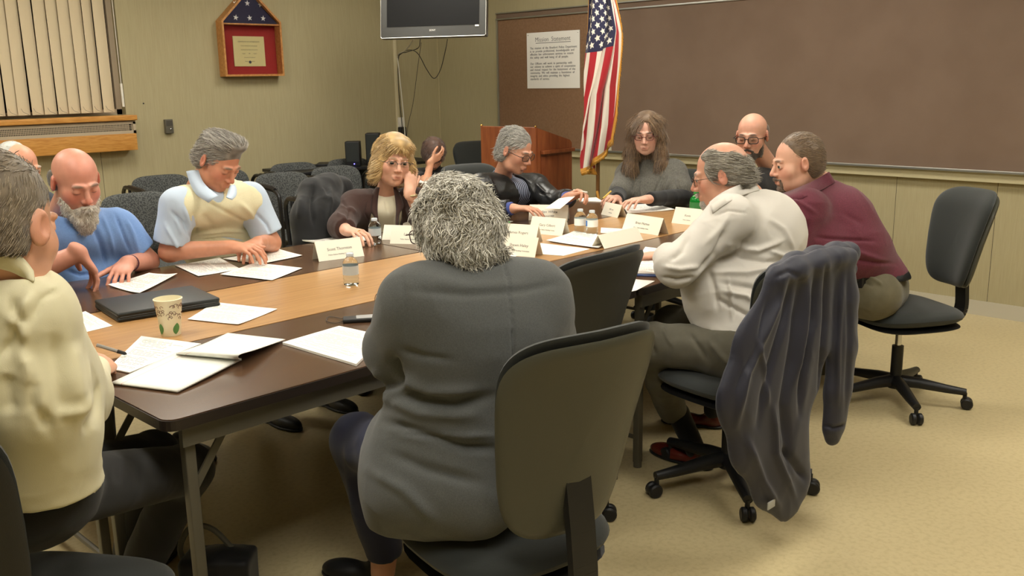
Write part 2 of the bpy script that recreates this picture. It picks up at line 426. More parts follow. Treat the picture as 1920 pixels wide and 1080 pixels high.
def strands(P, F, n, length, flow, wid=.0016, cols=((150, 145, 135), (190, 185, 175)), seed=1, curl=0, cfreq=60, seg=6, lift=.002,
            region=None, jit=.25, grav=0, lvar=.4):
    """fine tapering locks rooted on a hair surface -> verts, faces, colours"""
    r = np.random.default_rng(seed); N = vnormals(P, F)
    A = np.linalg.norm(np.cross(P[F[:, 2]]-P[F[:, 0]], P[F[:, 3]]-P[F[:, 1]]), axis=1)
    idx = r.choice(len(F), n*3, p=A/A.sum()); root = P[F[idx]].mean(1)+r.normal(size=(n*3, 3))*.001; nn = N[F[idx, 0]]
    if region is not None: ok = region(root); root = root[ok]; nn = nn[ok]
    root = root[:n]; nn = nn[:n]; n = len(root)
    L = length*(1-lvar*r.random(n)); p = root-nn*.003; pts = [p]; ph = r.random(n)*6.28; jd = r.normal(size=(n, 3))*jit
    w1 = r.normal(size=(n, 3))
    for k in range(seg):
        d = flow(p)+jd+V(0, 0, -grav)*k/seg; d = d-nn*(d*nn).sum(1)[:, None]*(.85 if k < seg-1 else .6)
        d = d/(np.linalg.norm(d, axis=1)[:, None]+1e-9)
        side = np.cross(d, nn)
        p = p+(d+nn*(lift/length*3*(1 if k < 2 else -.15)))*(L/seg)[:, None]
        q = p+side*(curl*np.sin(ph+k*cfreq/seg))[:, None]+nn*(curl*.5*np.cos(ph+k*cfreq/seg*.8)+curl*.4)[:, None]
        pts.append(q)
    pts = np.stack(pts, 1)  # n, seg+1, 3
    T = np.gradient(pts, axis=1); T /= np.linalg.norm(T, axis=2)[..., None]+1e-9
    u = np.cross(T, nn[:, None, :]+w1[:, None, :]*.15); u /= np.linalg.norm(u, axis=2)[..., None]+1e-9; v = np.cross(T, u)
    rad = wid*np.array([1]*(seg-1)+[.7, .12])[None, :, None]
    ring = [pts+rad*(u*cos(a)+v*sin(a)*.6) for a in (0, 2.094, 4.188)]
    VV = np.stack(ring, 2)  # n, s+1, 3, 3
    VV = VV.reshape(-1, 3); b = (np.arange(n)*(seg+1)*3)[:, None, None]; k = (np.arange(seg)*3)[None, :, None]; j = np.arange(3)[None, None, :]
    FF = np.stack([b+k+j, b+k+(j+1) % 3, b+k+3+(j+1) % 3, b+k+3+j], -1).reshape(-1, 4)
    t = r.random(n); c = lin(cols[0])*(1-t[:, None])+lin(cols[1])*t[:, None]; c = np.repeat(c, (seg+1)*3, axis=0)
    return VV, FF, c
def hair_obj(name, fld, parent, cols, n=2500, length=.05, flow=None, amp=.0025, scale=90, seed=1, region=None, sm=2, st=None, **kw):
    P, F = fld.build(); P = smooth_mesh(P, F, sm); N = vnormals(P, F); P = P+N*(snoise(P, scale, seed, st)*amp)[:, None]
    c0 = lin(cols[0])*.65+lin(cols[1])*.22; C0 = np.tile(c0, (len(P), 1))*(1+.25*snoise(P, 150, seed+2)[:, None]); 
    Vs, Fs, Cs = [P], [F], [np.clip(C0, 0, 1)]
    if n:
        a, b, c = strands(P, F, n, length, flow, cols=cols, seed=seed, region=region, **kw)
        Vs.append(a); Fs.append(b+len(P)); Cs.append(c)
    return link(name, qmesh(name, np.concatenate(Vs), np.concatenate(Fs), np.concatenate(Cs)), M_HAIR, parent, True, 0)
def glasses(c, A, s, parent, m, w=.023, h=.016, r=.0014, rim='full', lens=True, temple=True, drop=0):
    L = lambda *p: loc(A, c, s, *p); mb = MB(); y = .104; z = .002-drop
    for x in (-1, 1):
        t = np.arange(20)*2*pi/20; pw = np.sign(np.cos(t))*np.abs(np.cos(t))**.6; ph = np.sign(np.sin(t))*np.abs(np.sin(t))**.6
        pts = [L(x*.034+a*w, y-abs(x*.034+a*w)*.18, z+b*h) for a, b in zip(pw, ph)]
        if rim == 'full': mb.tube(pts, r*s, 6, closed=True)
        else: mb.tube(pts[:11], r*s, 6)
        if temple:
            mb.tube([L(x*(.034+w*.97), y-.012, z+h*.45), L(x*.077, y-.022, z+h*.45), L(x*.081, .0, z+h*.3), L(x*.08, -.02, z-.005)], r*s, 6)
    mb.tube([L(-.0115, y-.001, z+h*.25), L(0, y+.004, z+h*.45), L(.0115, y-.001, z+h*.25)], r*s, 6)
    g = mb.build('glasses', m, parent)
    if lens:
        for x in (-1, 1):
            mb = MB(); t = np.arange(20)*2*pi/20; pw = np.sign(np.cos(t))*np.abs(np.cos(t))**.6; ph = np.sign(np.sin(t))*np.abs(np.sin(t))**.6
            pts = np.array([L(x*.034+a*w*.97, y-abs(x*.034+a*w)*.18, z+b*h*.97) for a, b in zip(pw, ph)])
            mb.add(np.concatenate([pts, pts-A[1]*.0012*s]), [tuple(range(20)), tuple(range(39, 19, -1))]+[(i, (i+1) % 20, 20+(i+1) % 20, 20+i) for i in range(20)])
            mb.build('lens', M_LENS, g)
    return g
def person(label, group=None):
    return label
def body_obj(fld, label, headspec, base, parent=None, handc=None, **kw):
    """the one continuous skin mesh; the thing itself"""
    P, F = fld.build(); P = smooth_mesh(P, F, 1, .5)
    col = head_color(P, *headspec, base, **kw)
    me = qmesh('person', P, F, col); o = link('person', me, M_SKIN, None, True, 0)
    tag(o, label, 'person'); return o
def torso_sdf(f, pel, neck, shl, shr, w=1.0, dpt=1.0, belly=0, infl=0, fwd=None, k=.07, chest=1.0):
    """pelvis to neck with the shoulders; fwd = facing direction"""
    pel, neck, shl, shr = map(lambda a: V(*a), (pel, neck, shl, shr)); R = nrm(shr-shl)
    up = nrm(neck-pel); Fd = nrm(V(*fwd)-up*(V(*fwd)@up)); Rp = np.cross(Fd, up); H = np.linalg.norm(neck-pel)
    bow = -Fd*.02*H
    def at_(t, y=0): return pel+(neck-pel)*t+bow*math.sin(pi*t)*2+Fd*y
    A = np.array([Rp, Fd, up]); Rt = nrm(R*.6+Rp*.4); A2 = np.array([Rt, nrm(np.cross(up, Rt)), up])
    f.ell(at_(.02), V(.165*w+infl, .125*dpt+infl, .13), A, k)
    f.ell(at_(.3, belly*.5), V(.15*w+infl, .115*dpt+infl+belly*.5, .15), A, k)
    f.ell(at_(.62, belly*.12), V(.16*w*chest+infl, .115*dpt+infl, .17), A2, k)
    f.cap(shl*.88+shr*.12-up*.02, shr*.88+shl*.12-up*.02, .068+infl, None, k)
    f.cap(neck-up*.05, shl-V(0, 0, .004), .043+infl, .055+infl, k*.6); f.cap(neck-up*.05, shr-V(0, 0, .004), .043+infl, .055+infl, k*.6)
def sleeve(f, sh, el, end, r0=.062, r1=.05, r2=.042, k=.035, cut=True, elbow=None):
    sh, el, end = V(*sh), V(*el), V(*end)
    f.cap(sh, el, r0, r1, k)
    f.cap(el, end, r1, r2, k*.7, cut=cut)
def legs_obj(name, m, parent, pel, hipw, kn, an, r=(.085, .062, .052), fwd=None, res=.009, seed=3, amp=.003, lines=None, foot=True, shoe=None, cut=True, seat=True):
    f = Field(res); pel = V(*pel); kids = []
    for i in (0, 1):
        h = V(*hipw[i]); f.cap(h, kn[i], r[0], r[1], .05); f.cap(kn[i], an[i], r[1], r[2], .03, cut=cut)
    if seat: f.cap(hipw[0], hipw[1], .1, None, .06); f.ell(pel, (.15, .13, .1), None, .05)
    o = garment(name, f, m, parent, seed, amp, 22, None, lines)
    return o
def shoe(name, heel, toe, m, parent, h=.07, w=.042, msole=None):
    heel, toe = V(*heel), V(*toe); D = nrm(toe-heel); S = np.cross(D, V(0, 0, 1)); L = np.linalg.norm(toe-heel); f = Field(.006)
    A = np.array([S, D, np.cross(S, D)])
    f.cap(heel+D*.04+V(0, 0, .045), heel+D*.045+V(0, 0, h), .036, .036, .02, cut=True)
    f.ell(heel+D*.05+V(0, 0, .03), (.036, .05, .035), A, .02); f.ell(heel+D*(L*.66)+V(0, 0, .022), (w, L*.36, .034), A, .03)
    f.plane(heel+V(0, 0, .004), (0, 0, -1), .003)
    P, F = f.build(); o = link(name, qmesh(name, smooth_mesh(P, F, 2), F), m, parent, True, 0)
    f = Field(.005); f.ell(heel+D*.04+V(0, 0, .012), (.038, .045, .03), A, .01); f.ell(heel+D*(L*.62)+V(0, 0, .01), (w+.004, L*.41, .03), A, .03)
    f.plane(heel+V(0, 0, .001), (0, 0, -1), .001); f.plane(heel+V(0, 0, .014), (0, 0, 1), .001)
    P, F = f.build(); link('sole', qmesh('sole', P, F), msole or M_BLACK, o, True, 0)
    return o
# ------------------------------------------------------------------ materials in use
M_SKIN = mat('skin', attr=True, rough=.42, bump=.0004, bscale=500, sss=.06, spec=.5)
M_HAIR = mat('hair', attr=True, rough=.5, spec=.5, sheen=.3)
M_EYE = mat('eye_white', (215, 208, 198), .25); M_IRIS = mat('iris', (72, 78, 70), .2); M_PUPIL = mat('pupil', (12, 10, 10), .15)
M_LENS = mat('spectacle_lens', (235, 240, 240), .03, trans=1, ior=1.05, alpha=1)
M_BLACK = mat('black_plastic', (26, 26, 27), .45, bump=.0003, bscale=400)
M_BLACKM = mat('black_metal', (24, 24, 25), .32, spec=.6)
M_CHROME = mat('chrome', (205, 205, 205), .14, metal=1)
M_GOLD = mat('gold_ring', (215, 170, 80), .2, metal=1)
M_ALU = mat('aluminium', (176, 176, 170), .34, metal=.85)
M_WALL = mat('wall_vinyl', (178, 168, 132), .75, col2=(166, 155, 119), cscale=5, cstretch=(40, 40, 1.2), contrast=(.2, .8), bump=.0008, bscale=40, stretch=(30, 30, 1))
M_CEIL = mat('ceiling_tile', (222, 219, 208), .9, bump=.002, bscale=120)
M_FLOOR = mat('floor_tile', (202, 186, 144), .34, col2=(184, 167, 124), cscale=55, contrast=(.45, .8), bump=.0002, bscale=60, detail=8)
M_BASE = mat('vinyl_baseboard', (190, 184, 164), .55)
M_BOARD = mat('board_brown', (122, 101, 84), .7, col2=(116, 95, 78), cscale=3, bump=.0003, bscale=700)
M_CORK = mat('tack_panel', (136, 105, 78), .85, col2=(128, 97, 70), cscale=60)
M_OAK = mat('oak_trim', (200, 146, 74), .42, col2=(178, 122, 54), cscale=6, cstretch=(2, 8, 14))
M_OAKF = mat('oak_frame', (196, 142, 82), .4, col2=(172, 116, 60), cscale=8, cstretch=(6, 6, 6))
M_CHERRY = mat('cherry_laminate', (148, 84, 46), .4, col2=(124, 64, 34), cscale=4, cstretch=(7, 7, 1.2), detail=6)
M_WALNUT = mat('walnut_laminate', (94, 69, 49), .24, col2=(70, 50, 35), cscale=3.2, cstretch=(1.1, 26, 8), detail=7, contrast=(.35, .7))
M_LOAK = mat('light_oak_laminate', (184, 142, 92), .28, col2=(160, 118, 72), cscale=3.0, cstretch=(1.1, 22, 8), detail=7, contrast=(.35, .7))
M_EDGE = mat('table_edge', (40, 32, 27), .4)
M_TLEG = mat('table_leg_paint', (92, 88, 76), .4, spec=.5)
M_BLIND = mat('blind_fabric', (206, 190, 158), .8, bump=.0004, bscale=200, stretch=(1, 1, .2))
M_NIGHT = mat('window_glass', (14, 16, 24), .06)
M_GRILLE = mat('painted_steel', (176, 160, 136), .45)
M_DARK = mat('dark_void', (26, 20, 18), .9)
M_PAPER = mat('paper_white', (240, 238, 230), .7)
M_CARD = mat('card_cream', (246, 240, 222), .6)
M_INK = mat('ink', (66, 66, 70), .8)
M_INKG = mat('ink_grey', (118, 115, 108), .8)
M_SEAT = mat('task_fabric', (38, 42, 40), .85, bump=.0006, bscale=700, sheen=.2)
M_SHELL = mat('chair_shell', (72, 72, 62), .42, bump=.0003, bscale=300)
M_PEB = mat('dotted_fabric', (82, 84, 82), .9, col2=(52, 54, 54), cscale=130, contrast=(.48, .52), detail=0, bump=.0005, bscale=300)
M_WHITEP = mat('white_plastic', (225, 222, 210), .4)

def printed(name, base, ink, rows=30, u0=.1, u1=.9, v0=.08, v1=.92, words=40, fill=.62, seed=0, head=True, rule=None):
    """paper with rows of small print, in UV space"""
    m = mat(name, base, .7); nt = m.node_tree; N = nt.nodes; L = nt.links; b = N['Principled BSDF']
    uv = N.new('ShaderNodeUVMap'); sp = N.new('ShaderNodeSeparateXYZ'); L.new(uv.outputs[0], sp.inputs[0])
    def M(op, a, bb=None, c=None):
        n = N.new('ShaderNodeMath'); n.operation = op
        for i, q in enumerate((a, bb, c)):
            if q is None: continue
            if isinstance(q, (int, float)): n.inputs[i].default_value = q
            else: L.new(q, n.inputs[i])
        return n.outputs[0]
    u, v = sp.outputs[0], sp.outputs[1]
    row = M('MULTIPLY', v, rows); fr = M('FRACT', row); rid = M('FLOOR', row)
    inrow = M('LESS_THAN', M('ABSOLUTE', M('SUBTRACT', fr, .5)), .24)
    wn = N.new('ShaderNodeTexWhiteNoise'); wn.noise_dimensions = '2D'; cb = N.new('ShaderNodeCombineXYZ')
    L.new(M('FLOOR', M('MULTIPLY', u, words)), cb.inputs[0]); L.new(M('ADD', rid, seed*17.0), cb.inputs[1]); L.new(cb.outputs[0], wn.inputs[0])
    wd = M('LESS_THAN', wn.outputs[0], fill+.2)
    wr = N.new('ShaderNodeTexWhiteNoise'); wr.noise_dimensions = '1D'; L.new(M('ADD', rid, seed*3.7), wr.inputs['W'])
    rowon = M('GREATER_THAN', wr.outputs[0], .2); rend = M('LESS_THAN', u, M('ADD', M('MULTIPLY', wr.outputs[0], u1-.45), .5))
    ins = M('MULTIPLY', M('MULTIPLY', M('GREATER_THAN', u, u0), M('LESS_THAN', u, u1)), M('MULTIPLY', M('GREATER_THAN', v, v0), M('LESS_THAN', v, v1)))
    f = M('MULTIPLY', M('MULTIPLY', M('MULTIPLY', inrow, wd), M('MULTIPLY', rowon, rend)), ins)
    mx = N.new('ShaderNodeMix'); mx.data_type = 'RGBA'; mx.inputs[6].default_value = (*lin(base), 1); mx.inputs[7].default_value = (*lin(ink), 1)
    L.new(M('MULTIPLY', f, .55), mx.inputs[0]); out = mx.outputs[2]
    if rule:
        g = M('LESS_THAN', M('ABSOLUTE', M('SUBTRACT', fr, .5)), .06); mx2 = N.new('ShaderNodeMix'); mx2.data_type = 'RGBA'
        L.new(M('MULTIPLY', g, .35), mx2.inputs[0]); mx2.inputs[6].default_value = (*lin(base), 1); mx2.inputs[7].default_value = (*lin((120, 150, 190)), 1)
        g2 = M('LESS_THAN', M('ABSOLUTE', M('SUBTRACT', u, rule)), .004); mx3 = N.new('ShaderNodeMix'); mx3.data_type = 'RGBA'
        L.new(M('MULTIPLY', g2, .7), mx3.inputs[0]); L.new(mx2.outputs[2], mx3.inputs[6]); mx3.inputs[7].default_value = (*lin((220, 90, 80)), 1); out = mx3.outputs[2]
    L.new(out, b.inputs['Base Color']); return m
M_PRINT = [printed('printed_page_%d' % i, (240, 238, 230), (70, 70, 80), 30+i*5, seed=i) for i in range(3)]
M_RULED = printed('ruled_page', (240, 240, 232), (90, 90, 110), 30, rule=.16)

# ------------------------------------------------------------------ room shell
XW, YW, XB, YB, HC = 6.0545, 7.2367, -2.4, -2.6, 2.72
def struct(name, mb, m, smooth=False):
    o = mb.build(name, m, None, smooth); o['kind'] = 'structure'; return o
struct('floor', MB().box(XB, XW, YB, YW, -.05, 0), M_FLOOR)
struct('ceiling', MB().box(XB, XW, YB, YW, HC, HC+.05), M_CEIL)
struct('wall_right', MB().box(XW, XW+.1, YB, YW+.1, 0, HC), M_WALL)
struct('wall_back', MB().box(XB, XW, YB-.1, YB, 0, HC), M_WALL)
struct('wall_side', MB().box(XB-.1, XB, YB, YW, 0, HC), M_WALL)
wx0, wx1, wz0, wz1 = .75, 2.945, 1.29, 2.42
w = MB().box(XB, wx0, YW, YW+.15, 0, HC).box(wx1, XW, YW, YW+.15, 0, HC).box(wx0, wx1, YW, YW+.15, 0, wz0).box(wx0, wx1, YW, YW+.15, wz1, HC)
struct('wall_left', w, M_WALL)
o = struct('window_1', MB().box(wx0, wx1, YW+.1, YW+.13, wz0, wz1), M_NIGHT)
fr = MB()
for a in (wx0, (wx0+wx1)/2-.02, wx1-.04): fr.box(a, a+.04, YW+.07, YW+.1, wz0, wz1)
fr.box(wx0, wx1, YW+.07, YW+.1, wz0, wz0+.04).box(wx0, wx1, YW+.07, YW+.1, wz1-.04, wz1); fr.build('window_frame', M_GRILLE, o, False)
struct('baseboard_right', MB().box(XW-.008, XW, YB, YW, 0, .092), M_BASE)
struct('baseboard_left', MB().box(XB, XW-.008, YW-.008, YW, 0, .092), M_BASE)
struct('trim_1', MB().tube([(XW-.004, YW-.004, .09), (XW-.004, YW-.004, HC)], .008, 8), mat('corner_bead', (176, 164, 126), .5))
for i, (a, b) in enumerate((((2.72, YW-.0012), 0), ((XW-.0012, 2.62), 1), ((XW-.0012, 2.0), 1))):
    q = MB().box(a[0]-.001, a[0]+.001, a[1], a[1]+.002, .09, wz0-.05) if b == 0 else MB().box(a[0], a[0]+.002, a[1]-.001, a[1]+.001, .09, .86)
    struct('trim_%d' % (i+2), q, M_DARK)
# convector enclosure under the window
cy = YW-.13; xr = at(257, 260, Y=cy)[0]; zt = at(257, 225, Y=cy-.02)[2]
zs = [at(256, yy, Y=cy)[2] for yy in (281, 249.5, 225)]; zt2 = at(262, 214.5, Y=cy)[2]
t = thing('convector_cover', 'long oak trimmed heater cover with a metal grille under the window', 'heater', (0, 0, 0))
MB().box(wx0-.3, xr+.01, cy-.025, YW, zs[2], zs[2]+.038, .006).build('top_board', M_OAK, t)
MB().box(wx0-.3, xr, cy, YW, zs[0], zs[1], .003).build('front_board', M_OAK, t)
g = MB().box(wx0-.3, xr, cy+.012, cy+.02, zs[1], zs[2]).box(xr-.02, xr, cy, YW, zs[1], zs[2])
g.box(wx0-.3, xr, cy, cy+.012, zs[1], zs[1]+.022).box(wx0-.3, xr, cy, cy+.012, zs[2]-.028, zs[2]-.01)
gr = g.build('grille_panel', M_GRILLE, t, False)
g = MB(); gz0, gz1 = zs[1]+.022, zs[2]-.028
g.box(wx0-.2, xr-.03, cy+.006, cy+.012, gz0, gz1)
gb = g.build('grille_opening', M_DARK, gr, False)
g = MB(); n = int((xr-.04-1.6)/.011)
for i in range(n): g.box(1.6+i*.011, 1.6+i*.011+.004, cy+.001, cy+.006, gz0, gz1)
for j in range(1, 4): zz = gz0+(gz1-gz0)*j/4; g.box(1.5, xr-.03, cy+.0, cy+.006, zz-.0018, zz+.0018)
g.build('grille', M_GRILLE, gr, False)
# vertical blind
t = thing('vertical_blind', 'cream fabric vertical blind drawn across the dark window', 'blind', (0, YW-.05, 0))
MB().box(wx0, wx1, -.03, .03, 2.38, 2.42, .004).build('headrail', M_WHITEP, t)
xs = [(6, -33), (22, -10), (43, 16), (78, 45), (94, 70), (121, 96), (145, 122), (166, 143), (190, 166), (214, 184)]
va = MB()
pw = .094; xe = at(216, 205, Y=YW-.05)[0]; k = 0; x = xe-.045
while x > wx0+.03:
    tw = radians(13 if k != 1 else 22)+.05*sin(k*2.1); sh = .0
    hw = pw/2*.97; wob = .006*sin(k*3.3); n = 12
    G = []
    for zz in (1.312, 1.6, 2.0, 2.38):
        G.append([(x+wob*(2.38-zz)*1.2+cos(tw)*hw*s_, sin(tw)*hw*s_-.008*(1-s_*s_), zz) for s_ in np.linspace(-1, 1, 7)])
    G = np.array(G); m = MB().grid(G); m.grid(G[:, ::-1]+V(0, .0012, 0)); m.build('vane', M_BLIND, t, True, 60)
    MB().tube(bez([(x-.03, -.02, 1.36), (x-.02, -.03, 1.335), (x+.005, -.03, 1.322), (x+.015, -.028, 1.318)], 4), .0013, 5).build('chain', M_INKG, t)
    x -= pw*(.87 if k != 5 else 1.02); k += 1
MB().tube([(xe+.045, -.045, 2.3), (xe+.046, -.045, 1.52)], .0025, 6).tube([(xe+.046, -.045, 1.52), (xe+.047, -.045, 1.35)], .009, 10).build('wand', M_WHITEP, t)

# ceiling lights
M_TUBE = mat('light_diffuser', (255, 250, 235), .5, emit=(255, 250, 238), estr=15.5)
def troffer(x, y, along=0):
    t = thing('ceiling_light', 'long recessed fluorescent ceiling light', 'light', (x, y, HC), radians(along), 'fluorescent ceiling lights')
    MB().box(-.31, .31, -.62, .62, -.012, 0).build('frame', M_WHITEP, t, False)
    MB().box(-.28, .28, -.59, .59, -.016, -.0125).build('diffuser', M_TUBE, t, False)
for x in (.5, 2.5, 4.5):
    for y in (.6, 3.1, 5.5): troffer(x, y)

# wall fittings
p = at(316.5, 237, Y=YW-.02); t = thing('thermostat', 'small grey metal thermostat on the wall right of the window', 'thermostat', (p[0], YW, p[2]))
MB().box(-.032, .032, -.035, 0, -.055, .055, .006).build('casing', M_TLEG, t); MB().box(-.024, .024, -.038, -.034, .005, .045).build('face_plate', mat('thermostat_face', (70, 66, 58), .5), t, False)
MB().lathe([(.006, 0), (.006, .01), (0, .012)], n=12, A=[[1, 0, 0], [0, 0, -1], [0, 1, 0]]).build('knob', M_CHROME, t).location = (.005, -.036, -.02)
p = at(269, 194, Y=YW); t = MB().lathe([(.006, 0), (.006, .003), (0, .004)], n=10, A=[[1, 0, 0], [0, 0, -1], [0, 1, 0]]).build('screw', M_BLACKM, None)
t.location = (p[0], YW, p[2]); tag(t, 'tiny dark screw left in the wall above the thermostat', 'screw')
# flag display case
p0 = at(424, 143.5, Y=YW-.1); p1 = at(534, 143.7, Y=YW-.1); wd = p1[0]-p0[0]; zb = p0[2]
zs1 = at(419, 38, Y=YW-.1)[2]; h1 = zs1-zb; t = thing('flag_case', 'pentagonal oak case on the wall holding a folded flag over a certificate', 'display case', (p0[0], YW, zb))
hp = h1+wd/2*.98; D = .1
poly = [(0, 0), (wd, 0), (wd, h1), (wd/2, hp), (0, h1)]; fw = .016
def inset(poly, d):
    out = []; n = len(poly)
    for i in range(n):
        a, b, c = [np.array(poly[j % n], float) for j in (i-1, i, i+1)]
        e1 = nrm(b-a); e2 = nrm(c-b); n1 = V(-e1[1], e1[0]); n2 = V(-e2[1], e2[0]); m = nrm(n1+n2); out.append(tuple(b+m*d/(m@n1)))
    return out
ip = inset(poly, fw); m = MB(); n = 5
for i in range(n):
    j = (i+1) % n; q = [poly[i], poly[j], ip[j], ip[i]]; m.prism(q, (0, -D, 0))
m.build('frame', M_OAKF, t, False)
MB().prism(ip, (0, -.01, 0), (0, -.004, 0)).build('back_panel', mat('case_mat_red', (150, 36, 34), .85), t, False)
sh = h1-.018
MB().box(fw, wd-fw, -D*.9, -.01, sh-.012, sh, .001).build('shelf', M_OAKF, t)
tri = [(fw+.004, sh+.001), (wd-fw-.004, sh+.001), (ip[2][0]-.003, ip[2][1]), (wd/2, ip[3][1]-.004), (ip[4][0]+.003, ip[4][1])]
fl = MB().prism(tri, (0, -.045, 0), (0, -.02, 0)).build('folded_flag', mat('flag_navy', (48, 46, 68), .9, bump=.0006, bscale=300), t, False)
def star(c, r, rot=0):
    return [(c[0]+(r if i % 2 == 0 else r*.4)*sin(rot+i*pi/5), c[1]+(r if i % 2 == 0 else r*.4)*cos(rot+i*pi/5)) for i in range(10)]
m = MB(); zr = sh+.045
for c, rr in (((wd*.27, zr), .2), ((wd*.5, zr), -.15), ((wd*.73, zr), .1), ((wd*.48, zr+.115), .05), ((wd*.28, zr+.11), .3), ((wd*.7, zr+.11), -.2)):
    if 1: m.prism(star(c, .024, rr), (0, -.002, 0), (0, -.0652, 0))
m.build('star', M_PAPER, fl, False)
cw, chh = wd*.53, h1*.55; cx, cz = wd*.5, h1*.46
ce = MB().box(cx-cw/2, cx+cw/2, -.02, -.016, cz-chh/2, cz+chh/2).build('certificate', mat('certificate_paper', (206, 192, 138), .7), t, False)
for i, (s_, sz) in enumerate((('CERTIFICATE OF AUTHENTICITY', .0135), ('This is to certify that the accompanying flag', .0085), ('was flown over the Capitol at the request of', .0085), ('October           2001          Congress', .009), ('presented to the department', .0085), ('in honor and remembrance', .008))):
    text('lettering', s_, sz, M_INK, ce, (cx, -.0208, cz+chh*.3-i*.031))
MB().lathe([(.012, 0), (.012, .001)], n=16, A=[[1, 0, 0], [0, 0, -1], [0, 1, 0]]).build('seal', M_INK, ce).location = (cx, -.021, cz-chh*.36)
gl = MB().prism(ip, (0, -.002, 0), (0, -D+.004, 0)).build('glass', mat('clear_glass', (250, 250, 250), .02, trans=1, ior=1.1), t, False)

# television on its bracket
bl = at(713.5, 73, 7.3); br = at(911, 67, 7.08); ctr = (bl+br)/2; Rv = nrm(V(*(br-bl)[:2], 0)); W = np.linalg.norm((br-bl)[:2])
ang = math.atan2(Rv[1], Rv[0]); t = thing('television', 'flat grey framed television hung high in the room corner, switched off', 'television', ctr, ang)
t.rotation_euler = (radians(-7), 0, ang); Hh = W*.66
m = MB().box(-W/2, W/2, 0, .07, 0, Hh, .012); m.box(-W*.3, W*.3, .06, .13, .1, Hh-.1, .02)
m.build('casing', mat('tv_grey', (78, 78, 76), .35), t)
MB().tube([(-W/2+.004, -.002, .012), (-W/2+.01, -.002, .003), (W/2-.01, -.002, .003), (W/2-.004, -.002, .012)], .004, 6).tube([(-W/2+.002, -.001, .01), (-W/2+.002, -.001, Hh)], .0035, 6).tube([(W/2-.002, -.001, .01), (W/2-.002, -.001, Hh)], .0035, 6).build('bezel_edge', M_ALU, t)
MB().box(-W/2+.055, W/2-.055, -.004, .001, .088, Hh-.04).build('screen', mat('tv_screen', (24, 24, 24), .5, spec=.2), t, False)
text('logo', 'SONY', .019, M_PAPER, t, (-.0, -.0012, .048), X=(1, 0, 0), Y=(0, 0, 1))
MB().box(W/2-.085, W/2-.055, -.006, -.003, .072, .084).build('sticker', M_PAPER, t, False)
zc = ctr[2]
MB().tube([(0, .2, .3), (0, .2, HC-zc+.2)], .028, 12).box(-.06, .06, .12, .22, .2, .4).build('ceiling_mount', M_BLACKM, t)
# cable raceway, outlet box and cables in the corner
rx = at(744, 245, Y=YW)[0]; rx1 = at(740, 90, Y=YW)[0]; rx = (rx+rx1)/2
tag(MB().box(rx-.016, rx+.016, YW-.022, YW, .35, 2.2, .004).build('cable_raceway', mat('raceway', (206, 196, 160), .45), None), 'cream plastic cable channel running up the wall behind the television', 'cable channel')
def cable(name, pts, r, label, m=M_BLACK):
    return tag(MB().tube(bez(pts, 8), r, 6).build(name, m, None), label, 'cable')
d = 8.3
cable('cable', [at(775, 75, 7.6), at(760, 95, d), at(746, 104, 8.6), at(748, 130, 8.6), at(757, 220, 8.5), at(760, 265, 8.4)], .006, 'thick white cable dropping from the television along the channel', mat('cable_white', (190, 186, 170), .5))
cable('cable', [at(788, 74, 7.6), at(784, 90, d), at(762, 98, d), at(748, 105, 8.62), at(747, 160, 8.6), at(753, 225, 8.5), at(757, 262, 8.4)], .0035, 'black cable looping from the television to the wall channel')
cable('cable', [at(746, 105, 8.64), at(765, 94, 8.4), at(783, 100, 8), at(800, 130, 7.9), at(814, 147, 7.9), at(826, 130, 7.9), at(835, 95, 7.8), at(839, 74, 7.5)], .0035, 'black cable hanging in a deep loop under the television')
cable('cable', [at(790, 80, 7.6), at(784, 120, 8.4), at(775, 190, 8.6), at(765, 235, 8.6), at(762, 262, 8.6)], .0022, 'thin dark cable slanting from the television down to the corner')
p = at(752, 238, Y=YW-.03); t = thing('power_adapter', 'white plug block with a black adapter hanging in the corner', 'plug', p)
MB().box(-.03, .03, -.02, .02, -.0, .09, .006).build('plug_block', M_WHITEP, t); MB().box(-.035, .045, -.03, .01, -.1, .0, .01).build('adapter_body', M_BLACK, t)

# chalkboard wall
fy = at(940, 200, X=XW)[1]; zt = at(1200, 13, X=XW-.03)[2]; z0 = at(1300, 291, X=XW-.06)[2]; ym = at(1143, 150, X=XW-.02)[1]; ye = .2
t = thing('tack_board', 'brown tack board panel behind the poster', 'board', (XW, 0, 0))
MB().box(-.02, 0, ym, fy, z0-.01, zt).build('panel', M_CORK, t, False)
MB().box(-.028, 0, fy, fy+.022, z0, zt).build('side_trim', M_ALU, t, False)
t = thing('chalkboard', 'wide brown chalkboard covering the right hand wall', 'chalkboard', (XW, 0, 0))
MB().box(-.026, 0, ye, ym-.03, z0-.01, zt).build('panel', M_BOARD, t, False)
MB().box(-.034, 0, ym-.03, ym, z0, zt).build('divider', mat('divider_cream', (200, 194, 172), .4), t, False)
t = thing('map_rail', 'long metal map rail along the top of the boards', 'rail', (XW, 0, 0))
MB().box(-.02, 0, ye, fy+.022, zt, zt+.045).build('cork_strip', M_BOARD, t, False)
MB().box(-.034, 0, ye, fy+.022, zt+.041, zt+.052, .002).box(-.036, 0, ye, fy+.022, zt-.012, zt+.002, .002).build('rail_edge', M_ALU, t)
t = thing('chalk_tray', 'long pale metal chalk tray under the brown boards', 'tray', (XW, 0, 0))
MB().box(-.075, 0, ye, fy+.01, z0-.012, z0-.004, .002).box(-.08, -.07, ye, fy+.01, z0-.014, z0+.004, .003).build('ledge', M_ALU, t)
MB().box(-.05, 0, ye, fy+.01, z0-.07, z0-.0125).build('front_face', mat('tray_cream', (188, 178, 142), .45), t, False)
